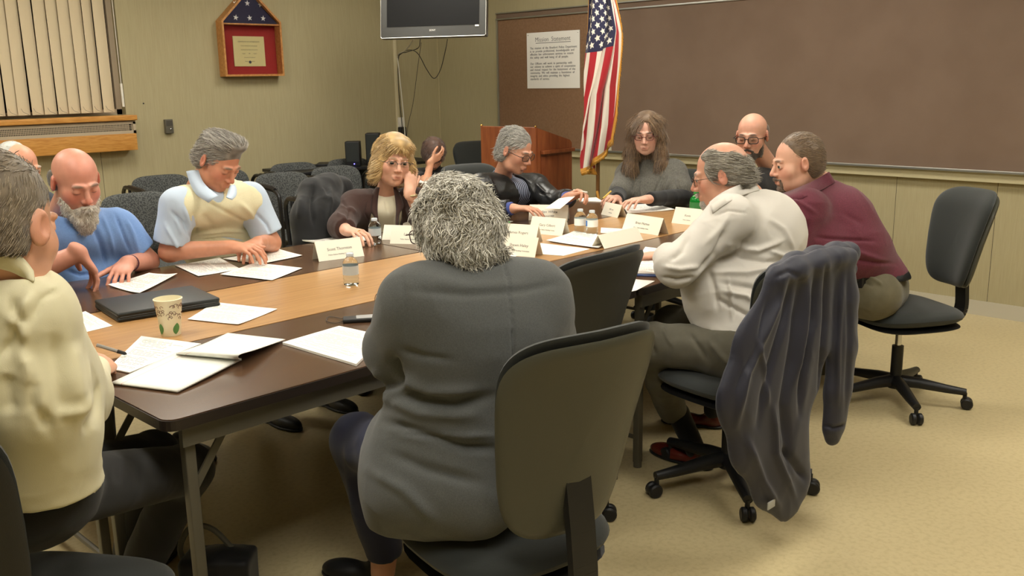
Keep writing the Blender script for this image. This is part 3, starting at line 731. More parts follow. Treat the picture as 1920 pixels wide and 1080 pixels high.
# poster
y0, y1 = at(1086.5, 100, X=XW-.03)[1], at(987.5, 100, X=XW-.03)[1]; za, zb = at(1036, 165.5, X=XW-.03)[2], at(1036, 59, X=XW-.03)[2]
t = thing('poster', 'white mission statement poster pinned to the brown tack board', 'poster', (XW-.023, (y0+y1)/2, (za+zb)/2))
pw_, ph_ = (y1-y0), (zb-za)
MB().box(-.004, 0, -pw_/2, pw_/2, -ph_/2, ph_/2).build('sheet', M_PAPER, t, False)
kw = dict(X=(0, -1, 0), Y=(0, 0, 1)); xo = -.0046
tt = text('heading', 'Mission  Statement', .054, M_INK, t, (xo, 0, ph_*.335), offset=-.0006, **kw)
MB().box(xo, xo+.0005, -.21, .2, ph_*.335-.014, ph_*.335-.010).build('underline', M_INK, t, False)
L1 = ['The  mission  of  the  Branford  Police  Department', 'is  to  provide  professional,  knowledgeable  and', 'effective  law  enforcement  services  to  ensure', 'the  safety  and  well  being  of  all  people.', '', 'Our  Officers  will  work  in  partnership  with', 'our  citizens  to  achieve  a  spirit  of  cooperation', 'and  mutual  respect  for  the  betterment  of  the', 'community.  We  will  maintain  a  foundation  of', 'integrity  and  ethics  providing  the  highest', 'standards  of  service.']
for i, s_ in enumerate(L1):
    if s_: text('paragraph', s_, .0262, M_INK, t, (xo, pw_*.435, ph_*.21-i*.0262*ph_/.475-.003), align='LEFT', **kw)
for a in (-1, 1): MB().lathe([(.004, 0), (.004, .003), (0, .005)], n=8, A=[[0, 0, -1], [0, 1, 0], [1, 0, 0]]).build('pin', M_CHROME, t).location = (-.004, a*pw_*.47, ph_*.46)
# ------------------------------------------------------------------ furniture
TK = .0262354745
def T(al, ac, z=.74): return V(al*cos(TK)-ac*sin(TK), al*sin(TK)+ac*cos(TK), z)
def rrect(x0, x1, y0, y1, r, n=5):
    out = []
    for cx, cy, a0 in ((x1-r, y1-r, 0), (x0+r, y1-r, 90), (x0+r, y0+r, 180), (x1-r, y0+r, 270)):
        out += [(cx+r*cos(radians(a0+90*i/n)), cy+r*sin(radians(a0+90*i/n))) for i in range(n+1)]
    return out
def copy_tree(o, parent=None):
    c = o.copy(); COL.objects.link(c)
    if parent is not None: c.parent = parent
    for ch in list(o.children): copy_tree(ch, c)
    return c
def table(al0, al1, ac0, ac1, m, label, group):
    L, W = al1-al0-.003, ac1-ac0-.003; c = T((al0+al1)/2, (ac0+ac1)/2, 0); t = thing('folding_table', label, 'table', c, TK, group)
    def slab(z0, z1, ins, name, mm, par):
        a = rrect(-L/2+ins, L/2-ins, -W/2+ins, W/2-ins, .035); mb = MB(); mb.prism(a, (0, 0, z1-z0), (0, 0, z0), (1, 0, 0), (0, 1, 0)); return mb.build(name, mm, par, False)
    slab(.7385-.001, .74, .0035, 'table_top', m, t); slab(.712, .7375, 0, 'edge_band', M_EDGE, t)
    ap = MB()
    for s in (-1, 1): ap.box(-L/2+.05, L/2-.05, s*(W/2-.035)-.006, s*(W/2-.035)+.006, .655, .712)
    ap.build('apron', M_TLEG, t, False)
    for sx in (-1, 1):
        for sy in (-1, 1):
            x, y = sx*(L/2-.075), sy*(W/2-.06)
            MB().box(x-.014, x+.014, y-.014, y+.014, .02, .71, .003).lathe([(.017, 0), (.017, .03), (.013, .034)], (x, y, 0), 10).build('leg', M_TLEG, t)
            MB().box(0, .26, -.003, .003, -.01, .01, M=np.block([[np.array([[cos(.95)*-sx, 0, -sin(.95)*-sx], [0, 1, 0], [sin(.95), 0, cos(.95)]]), np.array([[x], [y+.018*(-sy)], [.5]])], [np.zeros((1, 3)), np.ones((1, 1))]])).build('brace', M_TLEG, t, False)
        MB().tube([(sx*(L/2-.075), -W/2+.06, .12), (sx*(L/2-.075), W/2-.06, .12)], .009, 8).build('cross_bar', M_TLEG, t)
    return t
ACS = [2.0, 2.61, 3.22, 3.83]; ALS = [.89, 2.715, 4.54]
labs = {(0, 0): 'dark walnut topped folding table with the open notepad, nearest', (0, 1): 'dark walnut topped folding table the man in the white shirt leans on',
        (1, 0): 'light oak topped folding table with the paper cup and black portfolio', (1, 1): 'light oak topped folding table holding most of the name cards and two labelled bottles',
        (2, 0): 'dark walnut topped folding table before the man in the cream vest', (2, 1): 'dark walnut topped folding table before the man in the leather jacket'}
for r in range(3):
    for c in range(2): table(ALS[c], ALS[c+1], ACS[r], ACS[r+1], M_LOAK if r == 1 else M_WALNUT, labs[(r, c)], 'folding tables pushed together')

def cushion(S, T_, nx=2.6, nr=9, nt=44, back=1.0, e=5):
    """S(u, v) -> point, normal ; pillow between the two faces"""
    m = MB(); top = []; bot = []
    rs = np.sin(np.linspace(0, pi/2, nr))
    for r in rs:
        a = []; b = []
        for t in np.arange(nt)*2*pi/nt:
            c, s = cos(t), sin(t); u = r*np.sign(c)*abs(c)**(2/nx); v = r*np.sign(s)*abs(s)**(2/nx)
            P, N = S(u, v); h = T_/2*max(0, 1-r**e)**.5; a.append(P+N*h); b.append(P-N*h*back)
        top.append(a); bot.append(b)
    vs = np.concatenate([np.array(top[::-1]).reshape(-1, 3), np.array(bot[1:] if 0 else bot).reshape(-1, 3)])
    n = 2*nr; fs = []
    for i in range(n-1):
        for j in range(nt): fs.append((i*nt+j, i*nt+(j+1) % nt, (i+1)*nt+(j+1) % nt, (i+1)*nt+j))
    # caps: r=0 rings sit at both ends after reversing
    vs2 = np.concatenate([np.array(top).reshape(-1, 3), np.array(bot[::-1]).reshape(-1, 3)])
    me = MB(); me.add(vs2, fs); return me
def back_surface(w0, w1, z0, h, y0, lean, curve, roll=.0):
    def S(u, v):
        w = w0+(w1-w0)*(v*.5+.5); k = (v+1)/2
        P = V(u*w, y0-lean*k+curve*u*u-.035*sin(pi*k)*0+.05*(k-.42)**2*-1.0-roll*max(0, k-.8)**2*5, z0+h*k)
        N = nrm(V(-2*curve*u/w, 1, lean/h*.8+.2*(k-.42)))
        return P, N
    return S
def task_chair(label, loc, yaw, back=True, seat_z=.46, group='black office chairs', pad=M_SEAT, shell=M_SHELL, bw=1.0, bh=.46, lean=.1):
    t = thing('office_chair', label, 'chair', loc, radians(yaw-90), group)
    def S(u, v): return V(u*.24, v*.225+.0, seat_z-.035-.02*max(0, v-.4)**2*1.5+.008*u*u), V(0, 0, 1)
    cushion(S, .085, 3.2, e=4).build('seat', pad, t, True, 60)
    def S2(u, v): return V(u*.225, v*.215, seat_z-.08), V(0, 0, 1)
    cushion(S2, .03, 3.4, 5, 32).build('seat_pan', M_BLACK, t, True, 60)
    Sb = back_surface(.158*bw, .238*bw, seat_z+.07, bh, -.245, lean, .045, .12)
    cushion(Sb, .06, 4.6, 10, 56, back=.3, e=8).build('backrest', pad, t, True, 60)
    def Sc(u, v):
        P, N = Sb(u*1.015, v*.975-.03); return P-N*.018, N
    cushion(Sc, .03, 4.6, 8, 56, e=12).build('back_shell', shell, t, True, 60)
    b = bez([(0, -.03, seat_z-.1), (0, -.24, seat_z-.1), (0, -.315, seat_z-.06), (0, -.315, seat_z+.06), (0, -.29, seat_z+.25)], 6); m = MB()
    for i in range(len(b)-1):
        a, c = b[i], b[i+1]; T_ = nrm(c-a); Nn = np.cross(V(1, 0, 0), T_); w = .034
        m.add([a+V(s*w, 0, 0)+Nn*q for q in (-.01, .01) for s in (-1, 1)]+[c+V(s*w, 0, 0)+Nn*q for q in (-.01, .01) for s in (-1, 1)], [(0, 1, 3, 2), (4, 6, 7, 5), (0, 4, 5, 1), (2, 3, 7, 6), (0, 2, 6, 4), (1, 5, 7, 3)])
    m.build('back_bar', M_BLACK, t)
    MB().box(-.07, .07, -.09, .09, seat_z-.125, seat_z-.085, .01).build('tilt_housing', M_BLACK, t)
    MB().tube([(.06, .02, seat_z-.11), (.2, .03, seat_z-.115)], .006, 8).box(.19, .25, .015, .05, seat_z-.135, seat_z-.105, .008).build('lever', M_BLACK, t)
    MB().lathe([(.014, .26), (.014, seat_z-.1)], n=14).build('gas_lift', M_CHROME, t)
    MB().lathe([(.036, .07), (.032, .11), (.026, .13), (.026, .27)], n=18).build('column', M_BLACK, t)
    for i in range(5):
        a = radians(72*i+18); d = V(cos(a), sin(a), 0); s = V(-sin(a), cos(a), 0); m = MB(); G = []
        for q, zz, w, h in ((.0, .105, .03, .03), (.1, .1, .027, .026), (.22, .085, .022, .02), (.3, .078, .018, .016)):
            P = d*q+V(0, 0, zz); G.append([P+s*w*cos(th)+V(0, 0, h*sin(th)) for th in np.linspace(0, 2*pi, 13)])
        m.grid(np.array(G)); m.add(np.array(G[-1][:-1]), [tuple(range(12))]); lg = m.build('leg', M_BLACK, t)
        P = d*.295; cm = MB()
        for o_ in (-1, 1): cm.lathe([(0, -.011), (.02, -.011), (.026, -.006), (.026, .006), (.02, .011), (0, .011)], P+s*.014*o_+V(0, 0, .026)+d*.01, 16, 0, np.stack([d, V(0, 0, 1), s], 1))
        cm.tube([P+V(0, 0, .04), P+V(0, 0, .075)], .009, 8); cm.build('caster', M_BLACK, lg)
    return t
def stack_chair(label, loc, yaw, group='grey fabric stacking chairs'):
    t = thing('stacking_chair', label, 'chair', loc, radians(yaw-90), group)
    def S(u, v): return V(u*.24, v*.23+.02, .43-.015*max(0, v-.4)**2), V(0, 0, 1)
    cushion(S, .06, 3.2, 7, 36, e=4).build('seat', M_PEB, t, True, 60)
    Sb = back_surface(.2, .235, .5, .36, -.2, .07, .04, 0)
    cushion(Sb, .045, 4.2, 7, 44, e=6).build('backrest', M_PEB, t, True, 60)
    for s in (-1, 1):
        fr = MB().tube(bez([(s*.265, .24, 0), (s*.27, .235, .3), (s*.275, .225, .69), (s*.275, .195, .765), (s*.275, .11, .785), (s*.275, -.15, .80), (s*.272, -.225, .785), (s*.268, -.26, .72), (s*.26, -.25, .5)], 6), .014, 8)
        fr.build('arm_frame', M_BLACKM, t)
        MB().tube([(s*.275, .17, .786), (s*.275, .12, .795), (s*.275, -.08, .803), (s*.275, -.13, .806)], [.014, .019, .019, .014], 8).build('armrest', M_BLACK, t)
        MB().tube(bez([(s*.25, -.32, 0), (s*.245, -.24, .3), (s*.24, -.215, .45), (s*.235, -.235, .62), (s*.22, -.262, .8)], 6), .012, 8).build('leg', M_BLACKM, t)
    MB().tube([(-.26, .2, .39), (.26, .2, .39)], .01, 8).tube([(-.24, -.2, .39), (.24, -.2, .39)], .01, 8).build('cross_bar', M_BLACKM, t)
    return t
def floor_at(x, y, z): p = at(x, y, z=z); return V(p[0], p[1], 0)
# office chairs, from the photographer outwards
def cback(x, y, zt, yaw, off=.27):
    """floor centre of a chair whose back top centre is seen at (x, y)"""
    p = at(x, y, z=zt); a = radians(yaw); return V(p[0]+cos(a)*off, p[1]+sin(a)*off, 0)
c1 = cback(1098, 640, .965, 80, .33); CH1 = task_chair('black office chair with an olive grey shell, under the woman in the grey jacket', c1, 80, bh=.49, seat_z=.44, bw=.9)
c2 = cback(1124, 476, .975, 95, .33); CH2 = task_chair('empty black office chair pushed to the table between two sitters', c2, 95, bw=1.12, pad=M_SEAT, shell=mat('dark_shell', (50, 49, 42), .5))
c3 = V(2.84, 1.79, 0); CH3 = task_chair('black office chair under the man in the white shirt, navy jacket over its back', c3, 82, bh=.39, lean=.07)
cb = at(1676, 752, z=0); CH4 = task_chair('black office chair under the man in the maroon polo, its back bare', (cb[0], cb[1], 0), 149, seat_z=.47, bh=.44, bw=.84, lean=.08)
CH5 = task_chair('black office chair cut off by the left edge under the man in the cream shirt', (0, 0, 0), 75, shell=M_BLACK)
CH6 = task_chair('black office chair behind the man in the leather jacket', (0, 0, 0), 262, shell=M_SEAT)
CH7 = task_chair('black office chair standing beside the wooden lectern', (0, 0, 0), 255, shell=M_SEAT)
CH8 = task_chair('black office chair behind the woman in the grey poncho', (0, 0, 0), 185, shell=M_SEAT)
CH6.location = cback(872, 309, .985, 262, .36)
CH7.location = cback(888, 262, 1.0, 255, .36)
sc = stack_chair
def sback(x, y, label, yaw=268):
    p = at(x, y, z=.86); a = radians(yaw); sc(label, (p[0]+cos(a)*.28, p[1]+sin(a)*.28, 0), yaw)
sback(250, 361, 'grey dotted stacking chair behind the bearded man in blue')
sback(296, 328, 'grey dotted stacking chair against the wall between the bearded man and the vest man')
sback(408, 318, 'grey dotted stacking chair hidden behind the man in the cream vest, one arm showing')
sback(522, 323, 'grey dotted stacking chair between the vest man and the draped black coat')
sback(545, 305, 'grey dotted stacking chair against the wall, seen just left of the draped coat')
sback(622, 311, 'grey dotted stacking chair directly behind the black coat')
sback(648, 297, 'grey dotted stacking chair in the back row beneath the small speaker')
sback(600, 345, 'grey dotted stacking chair under the draped black coat')
# lectern
c = at(1003, 239, 6.2); fl_ = at(900.7, 237, 6.52); sr = at(1077, 262, 6.5)
Fx = nrm((fl_-c)[:2].tolist()+[0]); lw = np.linalg.norm((fl_-c)[:2]); ld = np.linalg.norm((sr-c)[:2])
ang = math.atan2(Fx[1], Fx[0]); t = thing('lectern', 'cherry wood lectern with a sloping side and shelf in front of the boards', 'lectern', (c[0], c[1], 0), ang)
zt_, zl = c[2], sr[2]; Sx = V(-Fx[1], Fx[0], 0); sg = 1 if Sx@(sr-c) > 0 else -1
m = MB().box(0, lw, 0, sg*.02, .02, zt_, .003); m.build('front_panel', M_CHERRY, t)
for x in (0, lw-.02): MB().prism([(0.02, .02), (ld, .02), (ld, zl-.02), (ld-.02, zl), (0.02, zt_-.004)], (.02, 0, 0), (x, 0, 0), (0, sg, 0), (0, 0, 1)).build('side_panel', M_CHERRY, t, False)
MB().add([(0.01, sg*.01, zt_-.03), (lw-.01, sg*.01, zt_-.03), (lw-.01, sg*(ld-.01), zl-.03), (.01, sg*(ld-.01), zl-.03), (0.01, sg*.01, zt_-.05), (lw-.01, sg*.01, zt_-.05), (lw-.01, sg*(ld-.01), zl-.05), (.01, sg*(ld-.01), zl-.05)], [(0, 1, 2, 3), (4, 7, 6, 5), (0, 4, 5, 1), (1, 5, 6, 2), (2, 6, 7, 3), (3, 7, 4, 0)]).build('reading_top', M_CHERRY, t, False)
zz = at(1045, 285, 6.3)[2]
MB().box(-.035, 0, sg*.05, sg*(ld-.005), zz-.012, zz+.012, .004).build('side_shelf', M_CHERRY, t)
MB().box(-.006, 0, sg*.06, sg*(ld-.02), .1, zz-.03, .002).build('lower_panel', M_CHERRY, t)
for x in (.003, lw-.003): MB().lathe([(.008, 0), (.009, .006), (0, .012)], (x, sg*.01, zt_), 10).build('corner_cap', M_GOLD, t)

# side desk with computer speakers, and the boy's desk
DZ = .8005; p = at(664, 308, z=DZ); t = thing('computer_desk', 'small black desk in the corner carrying two speakers', 'desk', (4.75, p[1]+.02, 0))
MB().box(-.75, .75, -.28, .3, .775, .80, .004).build('desk_top', M_BLACK, t)
for x in (-.72, .72):
    for y in (-.25, .27): MB().box(x-.015, x+.015, y-.015, y+.015, 0, .775).build('leg', M_BLACKM, t, False)
def speaker(x, y0, y1, w, label, led=False, d=6.9):
    b = at(x, y1, z=DZ); s = (b-CPOS)@CF; hh = (y1-y0)*s/FPX*1.02; ww = w*s/FPX
    t = thing('speaker', label, 'speaker', b, -.75)
    MB().box(-ww/2, ww/2, -.06, .06, 0, hh, .008).build('cabinet', M_BLACK, t); MB().box(-ww*.42, ww*.42, -.064, -.06, .04, hh*.95).build('grille_cloth', M_SEAT, t, False)
    if led: MB().lathe([(.004, 0), (.004, .004), (0, .005)], n=10, A=[[1, 0, 0], [0, 0, -1], [0, 1, 0]]).build('power_light', mat('led', (90, 90, 255), .3, emit=(90, 80, 255), estr=14), t).location = (.012, -.064, .022)
    return t
speaker(664, 266, 311, 27, 'small black computer speaker with a glowing blue light', True)
speaker(702, 251, 309, 26, 'taller black computer speaker half hidden by the blond woman', d=7.1)
p = at(630, 309, z=DZ); t = thing('laptop', 'black open laptop lying on the corner desk beside the speaker', 'laptop', (p[0], p[1], DZ), -.7)
MB().box(-.16, .14, -.12, .12, 0, .018, .004).build('laptop_base', M_BLACK, t); MB().box(.13, .142, -.12, .12, .01, .1, .003).build('laptop_screen', M_BLACK, t)
p = at(800, 339, z=.74); BOYT = p
t = thing('side_table', 'small walnut side table the dark haired boy leans on', 'table', (p[0]+.1, p[1]+.02, 0), TK)
MB().box(-.45, .5, -.3, .28, .715, .74, .006).build('table_top', M_WALNUT, t)
for x in (-.42, .47):
    for y in (-.27, .25): MB().box(x-.014, x+.014, y-.014, y+.014, 0, .715).build('leg', M_BLACKM, t, False)
# flag
fp = at(1121, 352, 6.15); t = thing('flag_stand', 'gold and brown flagpole standing right of the lectern', 'flagpole', (fp[0], fp[1], 0))
MB().tube([(0, 0, .05), (0, 0, 2.35)], .013, 12).build('pole', mat('pole_brown', (120, 84, 44), .3, spec=.6), t)
MB().lathe([(.14, 0), (.14, .02), (.06, .05), (.03, .1), (.02, .14)], n=24).build('base', M_GOLD, t)
def us_flag():
    na, nb = 420, 300; Lf, Hf = 1.52, .91; s = np.linspace(0, 1, na)[:, None]; q = np.linspace(0, 1, nb)[None, :]; S_ = s+0*q; Q = q+0*s
    stars = np.zeros_like(S_, bool); cw, ch = .40, 7/13; 
    pts = [((c_+1)*cw/12, (r_+1)*ch/10) for r_ in range(9) for c_ in range(11) if (r_+c_) % 2 == 0]
    for cx, cy in pts:
        dx = (S_-cx)*Lf; dy = (Q-cy)*Hf; r = np.hypot(dx, dy); a = np.arctan2(dx, -dy); k = (a+pi/5) % (2*pi/5)-pi/5
        stars |= r < .030*(.38/(np.cos(np.abs(k))*.38+np.sin(np.abs(k))*.86+1e-6))*1.0
    can = (S_ < cw) & (Q < ch); red = (np.floor(Q*13) % 2 == 0)
    col = np.where(red[..., None], lin((170, 24, 36)), lin((226, 218, 204))); col = np.where(can[..., None], lin((34, 34, 68)), col)
    col = np.where((can & stars)[..., None], lin((232, 228, 214)), col)
    edge = (S_ > .982) | (Q > .985) | (Q < .004); col = np.where(edge[..., None], lin((214, 152, 50)), col)
    ztop, drop = 2.16, 1.26
    k = np.clip((.62-S_)/.3, 0, 1); Qc = np.where(Q < ch, Q*.84/ch, .84+(Q-ch)*.16/(1-ch)); Qm = Q*(1-k)+Qc*k
    u = Qm-.5*np.clip(S_-.3, 0, 1)-.0; au = np.abs(u)
    W = .15+.17*np.clip(S_*1.2, 0, 1)**.9
    z = ztop-drop*S_*(1-.27*np.clip(u, 0, 1)**1.3)-.16*Q*(1-S_)
    lat = au*W-.062-.055*S_+.006*np.sin(Q*19+S_*6)
    ph = Q*2*pi*3.2+S_*3.0
    lat = lat+.010*np.sin(ph+1)*np.clip(au*6, 0, 1)
    dep = .034*np.sin(ph)*(.5+.5*S_)*np.clip(au*8, .3, 1)+.012*np.sin(Q*29+S_*5)+np.where(u < 0, .05*np.clip(-u*6, 0, 1), 0)
    Rh = nrm(V(CR[0], CR[1], 0)); Fh = nrm(V(CF[0], CF[1], 0))
    P = V(fp[0], fp[1], 0)+lat[..., None]*Rh+(dep-.05)[..., None]*Fh; P[..., 2] = z
    i = np.arange(na-1)[:, None]*nb+np.arange(nb-1)[None]; F = np.stack([i, i+1, i+nb+1, i+nb], -1).reshape(-1, 4)
    Pf = P.reshape(-1, 3)
    m = mat('flag_cloth', attr=True, rough=.7, sheen=.2); me = qmesh('flag', Pf, F, col.reshape(-1, 3)); o = link('flag', me, m, None, True, 0)
    md = o.modifiers.new('cloth_thickness', 'SOLIDIFY'); md.thickness = .0015
    tag(o, 'american flag with gold fringe hanging in folds from the pole', 'flag')
    fr = MB(); r = np.random.default_rng(4)
    E = [P[-1, j] for j in range(0, nb, 2)]+[P[a, -1] for a in range(0, na, 3)]
    for e in E: fr.tube([e, e+V(0, 0, -.022)+Rh*(.006+.006*r.random())], .0022, 4)
    f2 = fr.build('fringe', mat('gold_fringe', (206, 150, 56), .6), o, True, 0)
    return o
us_flag()
tag(MB().tube(bez([fp+V(-.02, -.01, -.02)-V(0, 0, .0), fp+V(-.03, -.04, -.1), fp+V(-.01, -.03, -.2)], 5), .009, 8).build('tassel_cord', mat('gold_cord', (196, 140, 50), .6), None), 'gold tassel cord hanging beside the flagpole under the flag', 'cord')
# ------------------------------------------------------------------ the people
def rebase(o, base):
    b = V(*base); o.data.transform(Matrix.Translation(-b)); o.location = b
    for c in o.children: c.matrix_parent_inverse = Matrix.Translation(-b)
def fabric(name, c, c2=None, bump=.0005, bs=900, rough=.85, sheen=.15, **k):
    return mat(name, c, rough, bump=bump, bscale=bs, sheen=sheen, col2=c2, **k)
Z0 = V(0, 0, 1)
class Human:
    def __init__(s, label, head, yaw, pitch=0, roll=0, hs=1.0, neck=None, pel=None, fy=None, shl=None, shr=None, ell=None, elr=None,
                 wrl=None, wrr=None, hl=None, hr=None, skin=(214, 160, 134), res=.0035, w=1., dpt=1., belly=0, eyes='down', brow=(90, 75, 60),
                 face={}, calves=None, red=.12, armr=(.046, .040, .027), nr=.052, lip=(186, 116, 102)):
        s.c = V(*head); s.A = ypr(yaw, pitch, roll); s.hs = hs; s.neck = V(*neck); s.pel = V(*pel); s.F = V(cos(radians(fy)), sin(radians(fy)), 0)
        s.shl, s.shr, s.ell, s.elr, s.wrl, s.wrr = [None if q is None else V(*q) for q in (shl, shr, ell, elr, wrl, wrr)]
        s.w, s.dpt, s.belly = w, dpt, belly
        s.nr = nr; f = Field(res); head_sdf(f, s.c, s.A, hs, neck=s.neck, nr=nr, eyes=eyes, **face)
        torso_sdf(f, s.pel, s.neck-Z0*.02, s.shl, s.shr, w*.84, dpt*.8, belly*.8, -.034, s.F, .06)
        for sh, el, wr, hh, right in ((s.shl, s.ell, s.wrl, hl, False), (s.shr, s.elr, s.wrr, hr, True)):
            if el is None: continue
            f.cap(sh, el, armr[0], armr[1], .03); f.cap(el, wr, armr[1], armr[2], .02)
            if hh: hand_sdf(f, wr, hh[0], hh[1], right, s=hh[3] if len(hh) > 3 else 1.0, **(hh[2] if len(hh) > 2 else {}))
        for q in (calves or []): f.cap(q[0], q[1], q[2], q[3], .02)
        s.o = body_obj(f, label, (s.c, s.A, hs), skin, eyes=eyes, brow=brow, red=red, lip=lip)
    def L(s, *p): return loc(s.A, s.c, s.hs, *p)
    def top(s, name, m, infl=.012, slv=1.0, res=.006, k=.06, seed=1, amp=.003, lines=None, cutz=None, hem=None, collar=.062, r=(.068, .056, .046), extra=None, scale=26, ridge=0, w=1., wrist=.02, post=None, neckcut=True, sdrop=0):
        f = Field(res); torso_sdf(f, s.pel, s.neck, s.shl, s.shr, s.w*w, s.dpt, s.belly, infl, s.F, k)
        for sh, el, wr in ((s.shl, s.ell, s.wrl), (s.shr, s.elr, s.wrr)):
            if el is None: continue
            if slv <= 1: f.cap(sh, sh+(el-sh)*slv, r[0], r[1], k*.7, cut=True)
            else:
                f.cap(sh, el, r[0], r[1], k*.7); f.cap(el, el+(wr-el)*(slv-1), r[1], r[2], k*.5, cut=True)
        if extra: extra(f, s)
        if neckcut:
            up = nrm(s.L(0, -.02, -.04)-s.neck)
            collar = max(collar, s.nr*1.08+.004); f.cap(s.neck-up*.005, s.neck+up*.12, collar*.9, collar*1.05, .008, 'sub')
        if hem is not None: f.plane(hem[0], hem[1], .006)
        o = garment(name, f, m, s.o, seed, amp, scale, None, lines, ridge, post=post); return o
    def collar(s, m, h=.035, r=.06, open_=.5, name='collar', drop=.03, front=.0):
        """standing fold-over collar as a swept band around the neck"""
        r = max(min(r, .056), s.nr*1.1); up = nrm(s.L(0, -.02, -.04)-s.neck); Fd = nrm(s.F-up*(s.F@up)); Rt = np.cross(Fd, up); mb = MB(); G = []
        for t in np.linspace(open_*.5, 2*pi-open_*.5, 40):
            d = Fd*cos(t)+Rt*sin(t); fr = (1+cos(t))/2; b = s.neck+up*(-.016-.03*fr)+Fd*(.004+.016*fr+front)
            pr = [(r*1.02, -.04), (r*.97, h*.6), (r*.97, h), (r*1.03, h+.003), (r*1.10, h*.4), (r*1.14+.018*fr, -.026-drop*(.4+.9*fr))]
            G.append([b+d*q[0]+up*q[1] for q in pr])
        mb.grid(np.array(G)); o = mb.build(name, m, s.o, True, 0)
        md = o.modifiers.new('cloth_thickness', 'SOLIDIFY'); md.thickness = .003; return o
    def belt(s, m, p, n, infl, extra=None, h=.016):
        f = Field(.006); torso_sdf(f, s.pel, s.neck, s.shl, s.shr, s.w, s.dpt, s.belly, infl, s.F, .06)
        if extra: extra(f, s)
        n = nrm(n); f.plane(V(*p)+n*h, n, .002); f.plane(V(*p)-n*h, -n, .002); return garment('belt', f, m, s.o, 1, 0)
    def flap(s, outer, inner, d0, d1, m, name='collar', th=.004):
        n = len(outer); k = np.linspace(0, 1, n); a = [at(x, y, d0+(d1-d0)*t) for (x, y), t in zip(outer, k)]; b = [at(x, y, d0+(d1-d0)*t) for (x, y), t in zip(inner, k)]
        mid = [(p+q)/2-CF*.012 for p, q in zip(a, b)]; o = MB().grid(np.array([bez(a, 5), bez(mid, 5), bez(b, 5)])).build(name, m, s.o, True, 0)
        md = o.modifiers.new('cloth_thickness', 'SOLIDIFY'); md.thickness = th; return o
    def wrap(s, outer, inner, m, name='collar', th=.005, lift=.006):
        from mathutils.bvhtree import BVHTree
        from mathutils import Vector
        ts = []
        for ob in [s.o]+[c for c in s.o.children if c.name.split('.')[0] not in ('hair', 'beard', 'glasses', 'eye')]:
            ts.append(BVHTree.FromPolygons([v.co for v in ob.data.vertices], [tuple(p.vertices) for p in ob.data.polygons]))
        rows = [bez([V(*p) for p in outer], 6), None, bez([V(*p) for p in inner], 6)]; rows[1] = (rows[0]+rows[2])/2; D = []
        for r in rows:
            d_ = []
            for x, y in r:
                v = CR*(x-960)/FPX-CU*(y-540)/FPX+CF; L_ = np.linalg.norm(v); hs = [t.ray_cast(Vector(CPOS), Vector(v/L_))[3] for t in ts]
                hs = [q for q in hs if q]; d_.append(min(hs)/L_ if hs else np.nan)
            d_ = np.array(d_); ok = ~np.isnan(d_); D.append(np.interp(np.arange(len(d_)), np.where(ok)[0], d_[ok]) if ok.any() else None)
        D = [q if q is not None else D[1] if D[1] is not None else D[0] for q in D]
        D = [np.convolve(np.pad(q, 3, 'edge'), np.ones(7)/7, 'valid')-lift for q in D]; D[2] = np.minimum(D[2], (D[0]+D[2])/2+.02); D[1] = D[1]-lift*.6
        G = np.array([[at(p[0], p[1], d_) for p, d_ in zip(r, q)] for r, q in zip(rows, D)])
        o = MB().grid(G).build(name, m, s.o, True, 0); md = o.modifiers.new('cloth_thickness', 'SOLIDIFY'); md.thickness = th; md.offset = 0; return o
    def done(s, base=None):
        b = s.pel.copy() if base is None else V(*base); b[2] = 0; rebase(s.o, b); return s.o
def hairfield(h, res=.006): return Field(res)
def dflow(h, f):
    """flow in head coordinates -> world"""
    def g(P):
        q = ((P-h.c)@h.A.T)/h.hs; return f(q)@h.A
    return g

# ---- woman in the grey jacket, seen from behind
c = at(850, 431, 2.2); nk = at(902, 505, 2.2)
h = Human('person in a long grey jacket with short curly silver hair, seen from behind', c, 92, -14, 0, .95, nk, at(878, 880, 2.3), 71,
          at(782, 566, 2.12), at(1004, 558, 2.26), at(738, 655, 2.24), at(1040, 680, 2.42), at(800, 660, 2.5), at(985, 640, 2.62),
          (at(860, 640, 2.75)-at(800, 660, 2.5), -Z0), (at(940, 620, 2.8)-at(985, 640, 2.62), -Z0), res=.0045, w=1.18, dpt=1.25, belly=.05,
          calves=[(at(722, 1000, z=.2), at(718, 1072, z=.08), .045, .036), (at(915, 1010, z=.2), at(912, 1075, z=.08), .045, .036)])
FW = h
M_JKT = fabric('grey_jacket_wool', (88, 90, 89), (78, 80, 79), .0006, 500, .9, cscale=300, contrast=(.3, .7))
def ex(f, s):
    f.ell(at(868, 800, 2.3), (.19, .155, .14), frame(s.F), .08); f.ell(at(850, 890, 2.28), (.215, .19, .12), frame(s.F), .08)
    f.ell(at(770, 900, 2.3), (.11, .14, .16), frame(s.F), .06); f.cap(at(740, 820, 2.35), at(735, 965, 2.28), .06, .05, .06)
    f.cap(at(760, 930, 2.24), at(900, 960, 2.16), .06, .05, .06); f.cap(at(720, 880, 2.4), at(745, 965, 2.3), .06, .045, .05)
    f.ell(at(890, 600, 2.22), (.2, .13, .13), frame(s.F), .08)
